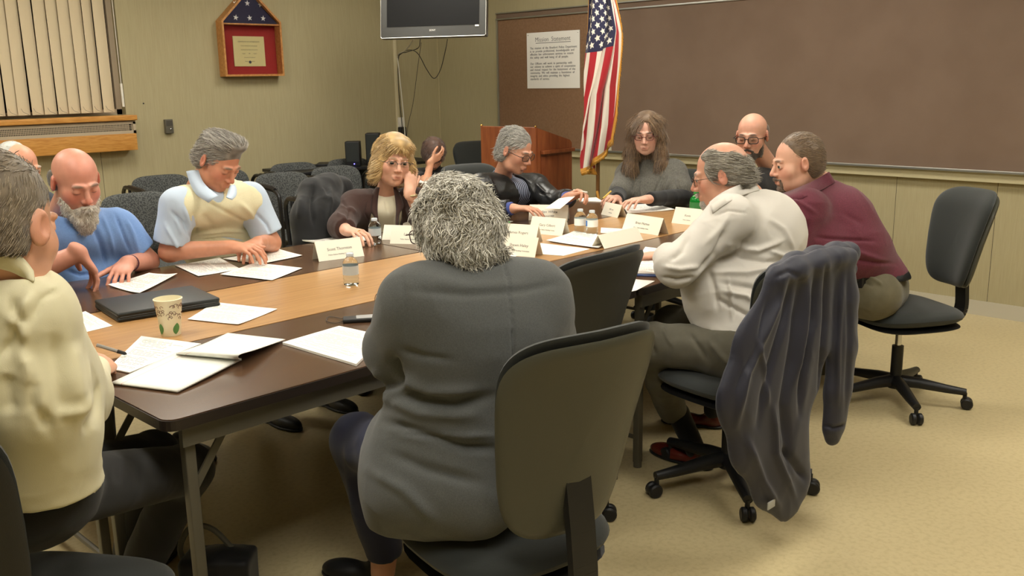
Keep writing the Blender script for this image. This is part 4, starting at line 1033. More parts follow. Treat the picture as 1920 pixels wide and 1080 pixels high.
fl = [([(735, 670), (745, 700), (760, 720)], .012, -.018), ([(752, 655), (790, 668), (850, 676)], .010, -.006), ([(730, 720), (780, 742), (850, 760), (930, 742)], .016, -.012),
      ([(715, 760), (735, 735), (770, 728)], .014, .012), ([(740, 700), (800, 735), (900, 730)], .016, .010), ([(720, 790), (780, 810), (870, 838), (940, 842)], .013, -.012),
      ([(735, 806), (820, 822), (930, 820)], .012, .009), ([(720, 745), (790, 775), (900, 780)], .018, .009), ([(700, 690), (712, 720), (735, 742)], .012, .008),
      ([(745, 812), (830, 822), (925, 824)], .006, -.008), ([(770, 545), (880, 552), (980, 545), (1050, 530)], .012, -.004), ([(785, 520), (880, 540), (990, 535)], .02, .004),
      ([(1045, 640), (1058, 665)], .012, -.012), ([(938, 478), (952, 520), (960, 600), (964, 700), (960, 790)], .0028, -.004), ([(755, 525), (762, 570), (765, 640)], .01, -.003),
      ([(730, 850), (800, 880), (900, 905)], .016, -.008), ([(690, 880), (760, 920), (820, 980)], .016, .008)]
h.top('jacket', M_JKT, .016, 1.75, .006, .07, 3, .002, fl, hem=(at(800, 985, 2.28), (0, 0, -1)), r=(.082, .068, .06), extra=ex, collar=.066)
h.collar(M_JKT, .03, .062, .6, drop=.02)
f = Field(.006); A = h.A; hl = h.L
f.ell(hl(0, -.01, .05), (.084, .100, .082), A, .02); f.ell(hl(0, -.045, -.02), (.083, .075, .075), A, .04); f.ell(hl(0, -.055, -.062), (.055, .045, .045), A, .04)
for x in (-1, 1): f.ell(hl(x*.052, -.01, -.01), (.035, .06, .06), A, .03)
f.ell(hl(0, .1, -.06), (.075, .075, .11), A, .02, 'sub')
def flow(q): return np.stack([q[:, 0]*6+.6*np.sin(q[:, 2]*60), -.35-q[:, 1]*3-.3+0*q[:, 0], -.25-q[:, 2]*1.0-8*(.06-q[:, 2]).clip(0, .1)], 1)
hair_obj('hair', f, h.o, ((130, 124, 110), (250, 246, 234)), 9000, .05, dflow(h, flow), .007, 62, 4, curl=.004, cfreq=8, seg=7, wid=.0015, lift=.003, jit=.35, grav=.3)
g = glasses(h.c, h.A, 1, h.o, mat('frame_brown', (70, 40, 30), .3))
tr = fabric('navy_trousers', (32, 36, 62))
kL, kR = at(672, 828, z=.52), at(905, 800, z=.52)
legs_obj('trousers', tr, h.o, h.pel, (at(800, 880, 2.28), at(930, 880, 2.35)), (kL, at(945, 780, z=.5)), (at(722, 1040, z=.14), at(915, 1020, z=.17)), (.085, .075, .055), lines=[([(650, 830), (655, 900), (670, 980)], .012, .006)])
shoe('shoe', at(735, 1088, z=0)-h.F*.02, at(735, 1088, z=0)+V(-.12, .19, 0), M_BLACK, h.o); b = at(905, 1085, z=0); shoe('shoe', b-h.F*.02, b+V(.0, .23, 0), M_BLACK, h.o)
h.done()

# ---- man in the cream shirt at the left edge
h = Human('person in a cream dress shirt writing at the left edge, short brown grey hair', at(0, 432, 1.64), 38, -10, 0, 1.08, at(-30, 484, 1.62), at(40, 935, 1.9), 35,
          at(-95, 570, 1.8), at(52, 578, 1.66), at(-80, 740, 1.95), at(143, 748, 1.98), at(60, 700, 2.4), at(178, 692, z=.785),
          None, (at(222, 655, z=.775)-at(178, 692, z=.785), V(-.45, .3, -.8), dict(curl=(.75, .95, .6), thumb=(.75, .5, .5))), (214, 160, 130), res=.0035, w=1.0, belly=.05, face=dict(nose=.7))
LM = h
M_CRM = fabric('cream_shirt_cotton', (220, 213, 178), None, .0003, 700, .7)
def ex(f, s):
    f.ell(at(80, 745, 1.88), (.08, .09, .09), None, .07); f.ell(at(20, 690, 1.82), (.11, .11, .15), None, .08)
fl = [([(20, 560), (35, 600), (28, 640), (5, 665)], .012, -.012), ([(60, 545), (30, 600), (48, 640)], .014, .012), ([(130, 640), (138, 700), (150, 760)], .02, .008), ([(60, 700), (66, 760), (95, 810)], .014, -.014),
      ([(35, 650), (60, 720), (80, 800)], .016, .012), ([(185, 720), (175, 780), (160, 815)], .01, -.012), ([(115, 540), (80, 560), (62, 600)], .006, -.005), ([(0, 480), (60, 500), (110, 530)], .012, -.004), ([(12, 700), (20, 780)], .02, -.01),
      ([(100, 620), (110, 720), (130, 800)], .02, -.008), ([(190, 735), (150, 770), (110, 780)], .014, .008)]
h.top('shirt', M_CRM, .016, 1.9, .0055, .06, 8, .0025, fl, hem=(at(60, 848, 2.0), (-.1, .1, -1)), r=(.062, .068, .04), extra=ex, collar=.06)
h.wrap([(-14, 500), (18, 508), (44, 520), (64, 528)], [(-14, 462), (18, 468), (42, 484), (62, 508)], M_CRM)
f = Field(.004); d = nrm(h.wrr-h.elr); f.cap(h.wrr-d*.045, h.wrr-d*.003, .041, .038, .004, cut=True); garment('cuff', f, M_CRM, h.o, 1, .001)
f = Field(.005); A = h.A; hl = h.L
f.ell(hl(0, -.02, .05), (.083, .102, .087), A, .02); f.ell(hl(0, -.045, -.01), (.079, .072, .085), A, .03)
f.ell(hl(0, .105, -.02), (.09, .085, .092), A, .02, 'sub'); f.ell(hl(.09, .01, -.02), (.035, .032, .034), A, .008, 'sub'); f.ell(hl(-.09, .01, -.02), (.035, .032, .034), A, .008, 'sub'); f.plane(hl(0, 0, -.038), -A[2], .01)
flow = lambda q: np.stack([q[:, 0]*3-.1, -.15+q[:, 1]*4*(q[:, 2] > .05)-.5*(q[:, 2] < .05), -.9*(q[:, 2] < .09)+0*q[:, 0]], 1)
hair_obj('hair', f, h.o, ((92, 78, 60), (158, 142, 116)), 9000, .022, dflow(h, flow), .0012, 120, 5, wid=.0008, jit=.12, lift=.003)
M_BLKT = fabric('black_trousers', (24, 24, 25))
legs_obj('trousers', M_BLKT, h.o, h.pel, (at(-40, 930, 2.15), at(70, 930, 1.95)), (at(290, 850, 2.85), at(352, 880, 2.6)), (at(240, 1060, 3.0), at(240, 1110, 2.7)), (.082, .066, .055), amp=.003)
a0 = at(250, 1060, 2.9); shoe('shoe', V(a0[0]-.05, a0[1]-.03, 0), V(a0[0]+.18, a0[1]+.1, 0), M_BLACK, h.o)
a0 = at(230, 1120, 2.5); shoe('shoe', V(a0[0]-.05, a0[1]-.03, 0), V(a0[0]+.18, a0[1]+.1, 0), M_BLACK, h.o)
h.done()

# ---- bald bearded man in the blue T-shirt
h = Human('person with bald head and full grey beard wearing a blue T-shirt', at(143, 343, 3.65), -88, -22, 3, 1.06, at(118, 402, 3.82), at(160, 560, 4.0), -90,
          at(222, 428, 3.92), at(60, 440, 3.62), at(276, 490, 4.0), at(62, 512, 3.5), at(238, 494, 3.78), at(148, 474, 3.5),
          (at(212, 530, 3.6)-at(238, 494, 3.78), V(-.4, -.3, -1), dict(curl=(.5, .5, .3))), (at(192, 528, 3.6)-at(148, 474, 3.5), V(0, .2, -1), dict(curl=(.38, .4, .3), splay=1.1), 1.08),
          (212, 150, 128), res=.0035, w=1.12, dpt=1.15, belly=.08, armr=(.052, .046, .031), red=.3, brow=(110, 90, 75), nr=.06)
M_BLU = fabric('blue_tee_cotton', (122, 158, 214), (114, 150, 206), .0004, 500, cscale=200)
fl = [([(175, 420), (190, 460), (200, 500)], .012, -.01), ([(235, 410), (250, 440), (262, 478)], .01, .008), ([(150, 400), (140, 440), (150, 480)], .02, .006), ([(215, 400), (232, 440), (245, 475)], .008, -.008), ([(120, 505), (150, 515), (180, 512)], .008, -.01), ([(190, 400), (205, 440), (215, 480)], .01, .006)]
h.top('t_shirt', M_BLU, .014, .72, .006, .06, 12, .003, fl, r=(.078, .074, .05), collar=.068)
f = Field(.005); A = h.A; hl = h.L
for x in (-1, 1): f.ell(hl(x*.068, -.035, .005), (.016, .045, .04), A, .02)
f.ell(hl(0, -.085, .0), (.06, .026, .045), A, .03); f.ell(hl(.09, .01, -.0), (.03, .03, .035), A, .01, 'sub')
flow = lambda q: np.stack([0*q[:, 0], -.6+0*q[:, 0], -.8+0*q[:, 0]], 1)
hair_obj('hair', f, h.o, ((70, 62, 54), (120, 112, 100)), 1500, .02, dflow(h, flow), .001, 120, 5, wid=.0009)
f = Field(.004); f.ell(hl(0, .06, -.098), (.05, .048, .045), A, .03); f.ell(hl(0, .078, -.125), (.036, .034, .042), A, .03)
for x in (-1, 1): f.ell(hl(x*.054, .03, -.068), (.014, .03, .04), A, .03); f.cap(hl(x*.004, .106, -.05), hl(x*.03, .086, -.066), .009, .009, .01)
f.ell(hl(0, .1, -.064), (.016, .02, .006), A, .006, 'sub')
flow = lambda q: np.stack([q[:, 0]*4, .1+0*q[:, 0], -1+0*q[:, 0]], 1)
hair_obj('beard', f, h.o, ((176, 164, 144), (250, 246, 236)), 3200, .032, dflow(h, flow), .002, 150, 6, wid=.0010, curl=.002, jit=.3)
d = nrm(h.wrl-h.ell)
MB().tube([h.wrl-d*.03+V(*nrm(np.cross(d, Z0)))*.034*cos(t)+nrm(np.cross(d, np.cross(d, Z0)))*.03*sin(t) for t in np.linspace(0, 2*pi, 21)[:-1]], .0055, 8, closed=True).tube([h.wrl-d*.018+V(*nrm(np.cross(d, Z0)))*.032*cos(t)+nrm(np.cross(d, np.cross(d, Z0)))*.028*sin(t) for t in np.linspace(0, 2*pi, 21)[:-1]], .003, 6, closed=True).build('bracelet', mat('maroon_band', (74, 30, 44), .5), h.o)
legs_obj('trousers', fabric('dark_jeans', (40, 44, 56)), h.o, h.pel, (h.pel+V(.1, 0, 0), h.pel-V(.1, 0, 0)), (h.pel+V(.16, -.42, -.03), h.pel+V(-.14, -.42, -.03)), (V(*h.pel[:2], .1)+V(.16, -.44, 0), V(*h.pel[:2], .1)+V(-.14, -.4, 0)))
for x in (.16, -.14): b = V(h.pel[0]+x, h.pel[1]-.4, 0); shoe('shoe', b, b+V(.03, -.27, 0), M_BLACK, h.o)
h.done()

# ---- man in the cream vest
h = Human('person with grey hair in a cream knitted vest over a pale blue polo, looking down', at(410, 304, 4.05), -76, -34, -3, 1.0, at(372, 352, 4.14), at(440, 505, 4.45), -88,
          at(470, 372, 4.24), at(334, 383, 3.98), at(508, 455, 4.3), at(318, 472, 4.02), at(484, 455, 4.12), at(436, 463, 4.0),
          (at(452, 468, 3.9)-at(484, 455, 4.12), V(-.2, 0, -1), dict(curl=(.5, .7, .4))), (at(482, 466, 3.95)-at(436, 463, 4.0), V(.25, -.2, -1), dict(curl=(.45, .6, .4), splay=.5), 1.0),
          (208, 146, 116), res=.0035, w=1.05, dpt=1.0, belly=.03, armr=(.05, .043, .029), red=.2, brow=(120, 105, 90))
VM = h
M_POLO = fabric('pale_blue_polo', (190, 206, 224), None, .0003, 600); M_VEST = fabric('cream_knit', (232, 226, 190), (222, 216, 178), .0010, 350, cscale=400, stretch=(1, 1, 3))
fl = [([(320, 395), (345, 420), (362, 455)], .010, -.01), ([(310, 420), (325, 450), (335, 468)], .010, .008), ([(345, 390), (355, 420), (352, 462)], .008, .007), ([(480, 400), (500, 420), (508, 440)], .008, -.008), ([(330, 410), (340, 440)], .01, .007)]
h.top('polo_shirt', M_POLO, .008, .8, .0055, .05, 21, .002, fl, r=(.072, .074, .05), collar=.055)
fl = [([(380, 372), (420, 395), (480, 430)], .012, -.005), ([(360, 440), (420, 432), (480, 436)], .010, .010), ([(358, 452), (420, 446), (470, 452)], .006, -.010), ([(362, 460), (420, 458), (450, 462)], .006, .008), ([(450, 380), (470, 400), (485, 430)], .014, .006), ([(380, 400), (400, 430)], .02, -.006), ([(362, 400), (368, 440)], .01, -.006)]
def ex(f, s):
    Rt = nrm(s.shr-s.shl)
    for sh, el, sg in ((s.shl, s.ell, -1), (s.shr, s.elr, 1)): f.cap(sh+Rt*sg*.035+V(0, 0, .05), sh+(el-sh)*.8+Rt*sg*.03, .07, .085, .006, 'sub')
    n = s.neck+s.F*.1; f.ell(n-Z0*.01, (.045, .09, .065), frame(s.F), .006, 'sub')
h.top('knitted_vest', M_VEST, .021, 0, .0055, .05, 22, .002, fl, r=(.05, .05, .05), collar=.075, extra=ex)
h.flap([(350, 322), (358, 346), (370, 366), (392, 380)], [(372, 320), (380, 340), (392, 354), (410, 368)], 4.02, 3.9, M_POLO); h.flap([(441, 346), (444, 356), (443, 366), (436, 374)], [(431, 348), (428, 356), (426, 363), (424, 369)], 4.0, 3.88, M_POLO)
f = Field(.005); A = h.A; hl = h.L
f.ell(hl(0, -.018, .052), (.079, .096, .084), A, .02); f.ell(hl(0, -.048, 0), (.076, .064, .075), A, .03); f.ell(hl(-.01, .03, .115), (.058, .05, .026), A, .03)
f.ell(hl(0, .125, -.01), (.1, .09, .085), A, .02, 'sub')
for x in (-1, 1): f.ell(hl(x*.09, .01, -.02), (.03, .035, .038), A, .008, 'sub')
f.plane(hl(0, 0, -.07), -A[2], .01)
flow = lambda q: np.stack([q[:, 0]*5+.15, -.9+0*q[:, 0], -.6*(q[:, 2] < .08)+.1], 1)
hair_obj('hair', f, h.o, ((84, 76, 66), (196, 190, 178)), 5500, .05, dflow(h, flow), .003, 45, 5, wid=.0012, jit=.07, lift=.003)
legs_obj('trousers', fabric('tan_trousers', (120, 104, 76)), h.o, h.pel, (h.pel+V(.1, 0, 0), h.pel-V(.1, 0, 0)), (h.pel+V(.16, -.42, -.03), h.pel+V(-.14, -.42, -.03)), (V(*h.pel[:2], .1)+V(.2, -.38, 0), V(*h.pel[:2], .1)+V(-.1, -.36, 0)))
for x in (.2, -.1): b = V(h.pel[0]+x, h.pel[1]-.34, 0); shoe('shoe', b, b+V(.03, -.27, 0), M_BLACK, h.o)
h.done()
def ring(p, d, r=.0092, m=None, par=None):
    u = nrm(np.cross(d, Z0)); v = np.cross(nrm(d), u); return MB().tube([V(*p)+(u*cos(t)+v*sin(t))*r for t in np.linspace(0, 2*pi, 17)[:-1]], .0016, 6, closed=True).build('ring', m or M_GOLD, par)
def simple_legs(h, m, sp=(.16, -.14), shoes=M_BLACK, dy=None):
    """seated legs straight ahead under the table"""
    R = np.cross(h.F, Z0); p = V(h.pel[0], h.pel[1], .52)
    legs_obj('trousers', m, h.o, p, (p+R*.1, p-R*.1), tuple(p+R*q+h.F*.40-Z0*.02 for q in sp), tuple(V(p[0], p[1], .1)+R*q+h.F*.40 for q in sp))
    for q in sp: b = V(p[0], p[1], 0)+R*q+h.F*.37; shoe('shoe', b, b+h.F*.27, shoes, h.o)
def pants_at(*a): pass
# ---- woman in the brown blazer
h = Human('person in a dark brown blazer over a white top, cheek propped on one hand', at(738, 303, 4.75), -112, -6, -7, 1.03, at(722, 362, 4.88), at(715, 500, 5.1), -122,
          at(780, 380, 4.9), at(662, 385, 4.8), at(800, 432, 4.86), at(640, 424, 4.62), at(767, 360, 4.72), at(652, 433, 4.5),
          (at(773, 314, 4.76)-at(767, 360, 4.72), at(745, 330, 4.80)-at(773, 335, 4.7), dict(curl=(.15, .3, .3), thumb=(.85, .5, .1)), .95), (at(688, 438, 4.38)-at(652, 433, 4.5), -Z0, dict(curl=(.35, .6, .3))),
          (222, 172, 146), res=.0035, w=.95, eyes='open', brow=(150, 120, 90), armr=(.042, .036, .026), nr=.047)
BZ = h
def vneck(wd, dp, fwd=.1, up_=0):
    def g(f, s):
        up = nrm(s.neck-s.pel); Fd = nrm(s.F-up*(s.F@up)); n = s.neck+Fd*fwd+up*up_
        f.ell(n-up*dp*.45, (wd, .10, dp), np.array([np.cross(Fd, up), Fd, up]), .006, 'sub')
    return g
h.top('white_top', fabric('white_knit', (238, 232, 206)), .006, .3, .0055, .05, 31, .002, [([(735, 370), (745, 400), (738, 430)], .008, .005), ([(722, 375), (728, 400)], .008, -.005)], collar=.07, r=(.05, .05, .05))
M_BRN = fabric('brown_wool', (66, 44, 38), (58, 38, 33), .0006, 500, .9, cscale=300)
fl = [([(640, 375), (655, 395), (650, 420)], .01, -.008), ([(690, 375), (685, 400), (700, 430)], .004, -.006), ([(630, 400), (650, 410)], .01, .008), ([(636, 385), (660, 392), (668, 400)], .01, .006)]
h.top('blazer', M_BRN, .018, 1.62, .006, .06, 32, .003, fl, collar=.075, r=(.066, .062, .052), extra=vneck(.084, .27, .12))
# lapels
up = Z0; 
for sx, pts in ((-1, [(706, 352), (694, 372), (690, 392), (702, 404), (710, 430)]), (1, [(742, 352), (752, 370), (756, 388), (748, 400), (745, 425)])):
    a = [at(x, y, 4.80-.012*i) for i, (x, y) in enumerate(pts)]; inner = [at(x, y, 4.79-.012*i) for i, (x, y) in enumerate([(712, 352), (709, 372), (708, 392), (709, 410), (712, 432)] if sx < 0 else [(738, 352), (741, 372), (743, 392), (743, 410), (743, 428)])]
    G = np.array([bez(a, 4), bez([(p+q)/2-CF*.006 for p, q in zip(a, inner)], 4), bez(inner, 4)]); o = MB().grid(G).build('lapel', M_BRN, h.o, True, 0); md = o.modifiers.new('cloth_thickness', 'SOLIDIFY'); md.thickness = .006
f = Field(.005); A = h.A; hl = h.L
f.ell(hl(0, -.015, .055), (.09, .108, .092), A, .02); f.ell(hl(0, -.05, -.02), (.088, .08, .085), A, .04)
for x in (-1, 1): f.ell(hl(x*.074, .0, -.03), (.026, .055, .07), A, .03)
f.ell(hl(-.01, .07, .09), (.06, .03, .03), A, .03); f.ell(hl(.0, .125, -.03), (.072, .09, .105), A, .015, 'sub')
flow = lambda q: np.stack([q[:, 0]*12+.1, -.25-q[:, 1]*2, -.75+0*q[:, 0]], 1)
hair_obj('hair', f, h.o, ((156, 120, 66), (244, 214, 152)), 6000, .06, dflow(h, flow), .004, 40, 5, wid=.0013, jit=.07, lift=.002)
add_eyes(h.c, h.A, h.hs, h.o, look=(.15, .02)); glasses(h.c, h.A, h.hs, h.o, mat('frame_steel', (60, 60, 66), .3, metal=.6), w=.025, h=.014, rim='half')
MB().tube([h.wrl-nrm(h.wrl-h.ell)*.02+(V(1, 0, 0)*cos(t)+V(0, 1, 0)*sin(t))*.031 for t in np.linspace(0, 2*pi, 21)[:-1]], .006, 8, closed=True).build('watch', mat('watch_gold', (196, 180, 140), .3, metal=.7), h.o)
ring(h.wrr+nrm(at(688, 438, 4.38)-h.wrr)*.1+V(.02, 0, 0)*0, nrm(at(688, 438, 4.38)-h.wrr), .0098, M_GOLD, h.o)
simple_legs(h, M_BLKT); h.done()

# ---- man in the black leather jacket
h = Human('person with grey hair and glasses in a black leather jacket holding a pen and sheet', at(966, 284, 5.38), -78, -22, 0, 1.04, at(942, 328, 5.52), at(955, 470, 5.75), -88,
          at(1004, 352, 5.58), at(898, 352, 5.36), at(1042, 380, 5.36), at(884, 398, 5.2), at(1066, 370, 5.16), at(962, 391, 5.06),
          (at(1092, 360, 5.1)-at(1066, 370, 5.16), V(-.3, .3, -.6), dict(curl=(.7, .9, .5), thumb=(.8, .4, .4))), (at(1012, 390, 5.0)-at(962, 391, 5.06), -Z0, dict(curl=(.3, .4, .3))),
          (212, 158, 132), res=.0035, w=1.1, dpt=1.05, belly=.04, brow=(110, 100, 90))
LJ = h
M_LEA = mat('black_leather', (34, 35, 35), .36, bump=.0008, bscale=120, spec=.6); M_STR = mat('striped_shirt', (36, 40, 60), .7)
nt = M_STR.node_tree; wv = nt.nodes.new('ShaderNodeTexWave'); tcn = nt.nodes.new('ShaderNodeTexCoord'); wv.inputs['Scale'].default_value = 26; wv.bands_direction = 'X'
nt.links.new(tcn.outputs['Object'], wv.inputs[0]); rp = nt.nodes.new('ShaderNodeValToRGB'); rp.color_ramp.elements[0].position = .62; rp.color_ramp.elements[1].position = .75
rp.color_ramp.elements[0].color = (*lin((34, 38, 56)), 1); rp.color_ramp.elements[1].color = (*lin((170, 178, 200)), 1); nt.links.new(wv.outputs[0], rp.inputs[0]); nt.links.new(rp.outputs[0], nt.nodes['Principled BSDF'].inputs[0])
h.top('striped_shirt', M_STR, .006, .3, .006, .05, 41, .001, collar=.062, r=(.05, .05, .05)); h.collar(M_STR, .028, .056, .6, drop=.03)
fl = [([(900, 345), (905, 370), (900, 392)], .01, -.01), ([(1005, 345), (1020, 360), (1035, 375)], .01, .01), ([(915, 330), (925, 350), (935, 372)], .008, .008), ([(1010, 360), (1030, 366)], .01, -.01)]
h.top('leather_jacket', M_LEA, .022, 1.9, .006, .05, 42, .005, fl, collar=.072, r=(.07, .064, .052), extra=vneck(.05, .2, .12), ridge=.003)
h.collar(M_LEA, .02, .072, 1.2, 'jacket_collar', drop=.05, front=.01)
M_BLS = fabric('blue_cuff', (70, 84, 150))
for w_, e_ in ((h.wrr, h.elr), (h.wrl, h.ell)):
    f = Field(.004); d = nrm(w_-e_); f.cap(w_-d*.05, w_-d*.004, .04, .036, .004, cut=True); garment('cuff', f, M_BLS, h.o, 1, .001)
f = Field(.005); A = h.A; hl = h.L
f.ell(hl(0, -.02, .052), (.080, .1, .084), A, .02); f.ell(hl(0, -.045, -.01), (.078, .07, .08), A, .03); f.ell(hl(0, .12, -.012), (.09, .085, .09), A, .02, 'sub')
for x in (-1, 1): f.ell(hl(x*.09, .01, -.02), (.03, .035, .038), A, .008, 'sub')
f.plane(hl(0, 0, -.075), -A[2], .01)
flow = lambda q: np.stack([q[:, 0]*4+.5, -.4+0*q[:, 0], -.6*(q[:, 2] < .08)+.1], 1)
hair_obj('hair', f, h.o, ((110, 106, 98), (226, 224, 216)), 4000, .04, dflow(h, flow), .0015, 120, 5, wid=.0011, jit=.16, lift=.004)
glasses(h.c, h.A, h.hs, h.o, M_BLACKM, w=.025, h=.017, r=.0018); simple_legs(h, M_BLKT); h.done()
pn = thing('pen', 'white pen in the leather jacketed man\'s raised hand', 'pen', (0, 0, 0))
a, b = at(1084, 358, 5.09), at(1101, 361, 5.05); MB().tube([a-(b-a)*.5, b], .005, 8).build('barrel', M_WHITEP, pn); MB().tube([a-(b-a)*.5, a-(b-a)*.75], [.004, .001], 8).build('tip', M_BLACK, pn)

# ---- woman in the grey poncho
h = Human('person with long wavy brown hair and glasses in a grey poncho', at(1212, 252, 5.75), -150, -10, 0, 1.02, at(1222, 300, 5.88), at(1232, 470, 6.1), -168,
          at(1262, 326, 5.8), at(1180, 328, 5.95), at(1282, 368, 5.62), at(1158, 366, 5.75), at(1212, 374, 5.36), at(1156, 374, 5.5),
          (at(1180, 376, 5.28)-at(1212, 374, 5.36), V(0, 0, -1), dict(curl=(.25, .5, .3), splay=1.3)), (at(1138, 368, 5.36)-at(1156, 374, 5.5), V(.1, .3, -.9), dict(curl=(.6, .7, .5))),
          (220, 172, 150), res=.0035, w=.95, belly=.02, brow=(70, 50, 40), armr=(.042, .036, .025), nr=.046)
M_BKN = fabric('black_knit', (28, 30, 32))
h.top('black_sweater', M_BKN, .004, 1.92, .006, .05, 51, .002, collar=.06, r=(.055, .05, .042))
M_PON = fabric('poncho_wool', (104, 102, 94), (84, 82, 76), .0008, 400, .95, cscale=140, cstretch=(1, 1, .4))
def ex(f, s):
    f.cap(s.shr, s.shr+(s.elr-s.shr)*.8, .075, .07, .05); f.cap(s.shl, s.shl+(s.ell-s.shl)*.85, .078, .076, .05); f.cap(at(1282, 350, 5.8), at(1288, 400, 5.84), .045, .03, .05)
    f.ell(at(1225, 365, 5.86), (.15, .16, .15), None, .06); f.cap(s.neck-Z0*.02, s.neck-Z0*.03+s.F*.03, .062, None, .05)
fl = [([(1205, 330), (1202, 355), (1206, 385)], .008, .008), ([(1240, 330), (1228, 360), (1226, 385)], .008, -.008), ([(1268, 330), (1272, 350), (1285, 385)], .008, .008), ([(1190, 335), (1186, 360)], .008, -.007), ([(1255, 335), (1248, 360), (1250, 372)], .008, .006)]
h.top('poncho', M_PON, .022, .1, .006, .06, 52, .004, fl, hem=(at(1230, 392, 5.75), (0, 0, -1)), collar=.058, extra=ex)
f = Field(.005); A = h.A; hl = h.L
f.ell(hl(0, -.02, .05), (.088, .108, .09), A, .02); f.ell(hl(0, -.06, -.05), (.09, .07, .12), A, .04)
for x in (-1, 1): f.chain([hl(x*.07, .0, .02), hl(x*.085, .01, -.08), hl(x*.095, .03, -.17), hl(x*.085, .06, -.27)], [.03, .036, .036, .018], .04)
f.ell(hl(0, .125, -.005), (.076, .095, .118), A, .015, 'sub')
flow = lambda q: np.stack([np.sign(q[:, 0])*.35*(q[:, 2] > .03), 0*q[:, 0], -1+0*q[:, 0]], 1)
hair_obj('hair', f, h.o, ((78, 58, 40), (164, 132, 96)), 7000, .12, dflow(h, flow), .005, 40, 5, wid=.0013, jit=.05, lift=.002, curl=.004, cfreq=9, seg=8)
add_eyes(h.c, h.A, h.hs*.98, h.o, look=(-.1, -.3)); glasses(h.c, h.A, h.hs, h.o, mat('frame_red', (92, 26, 32), .3), w=.021, h=.015, r=.0018)
simple_legs(h, M_BLKT); h.done(); PW = h
pn = thing('pen', 'yellow and gold pen in the hand of the woman in the poncho', 'pen', (0, 0, 0))
a, b = at(1131, 372, 5.34), at(1146, 358, 5.34); MB().tube([a, b], .005, 8).build('barrel', mat('pen_yellow', (220, 190, 90), .4), pn); MB().tube([a, a+(a-b)*.25], [.004, .001], 8).build('tip', M_GOLD, pn)

# ---- bald man with glasses
h = Human('person with bald head, dark beard and black glasses in a black shirt, head bowed', at(1410, 257, 5.2), -164, -8, 0, 1.04, at(1440, 308, 5.36), at(1470, 470, 5.6), 178,
          at(1405, 350, 5.2), at(1478, 345, 5.5), at(1360, 420, 5.1), at(1470, 420, 5.3), at(1330, 410, 5.3), at(1420, 410, 5.3),
          (V(-1, 0, 0), -Z0), (V(-1, 0, 0), -Z0), (216, 164, 140), res=.0038, w=1.05, red=.16, brow=(60, 48, 40))
BG = h
h.top('black_shirt', fabric('black_shirt_cotton', (30, 30, 34)), .016, 1.9, .007, .06, 61, .003, collar=.064, r=(.066, .058, .048)); h.collar(mat('collar_black', (28, 28, 32), .8), .03, .06, .5)
f = Field(.004); A = h.A; hl = h.L
f.ell(hl(0, .055, -.088), (.043, .045, .04), A, .03)
for x in (-1, 1): f.ell(hl(x*.054, .025, -.06), (.014, .03, .045), A, .03); f.cap(hl(x*.004, .1, -.048), hl(x*.03, .086, -.062), .006, .006, .01)
f.ell(hl(0, .1, -.062), (.018, .02, .007), A, .006, 'sub')
flow = lambda q: np.stack([q[:, 0]*3, .1+0*q[:, 0], -1+0*q[:, 0]], 1)
hair_obj('beard', f, h.o, ((44, 34, 28), (96, 80, 66)), 1800, .012, dflow(h, flow), .001, 150, 6, wid=.0009, jit=.3)
f = Field(.004)
for x in (-1, 1): f.ell(hl(x*.066, -.035, .02), (.0135, .05, .045), A, .02)
f.ell(hl(0, -.08, .01), (.06, .03, .05), A, .03); f.ell(hl(.09, .01, -.005), (.03, .03, .033), A, .008, 'sub'); f.ell(hl(-.09, .01, -.005), (.03, .03, .033), A, .008, 'sub')
hair_obj('hair', f, h.o, ((110, 88, 74), (150, 126, 108)), 900, .006, dflow(h, flow), .0004, 150, 6, wid=.0007)
glasses(h.c, h.A, h.hs, h.o, M_BLACKM, w=.026, h=.018, r=.0022); simple_legs(h, M_BLKT); h.done()

# ---- man in the white shirt
h = Human('person with a balding grey head in a white dress shirt leaning over the table', at(1352, 331, 3.47), 120, -12, 0, 1.0, at(1404, 368, 3.5), at(1375, 640, 3.4), 132,
          at(1368, 408, 3.27), at(1432, 428, 3.66), at(1268, 500, 3.2), at(1300, 500, 3.75), at(1248, 478, 3.62), at(1290, 470, 4.0),
          (V(-.5, .8, -.1), -Z0), (V(-.5, .8, -.1), -Z0), (216, 162, 136), res=.0035, w=1.05, dpt=1.05, belly=.05, eyes='open', brow=(120, 110, 100), red=.2, nr=.054)
WS = h
M_WHT = fabric('white_shirt_cotton', (208, 203, 194), None, .0003, 700, .65)
def ex(f, s):
    f.ell(at(1440, 440, 3.5), (.16, .14, .16), frame(s.F), .08); f.ell(at(1400, 560, 3.42), (.17, .15, .16), frame(s.F), .08); f.ell(at(1330, 540, 3.36), (.1, .1, .13), None, .07)
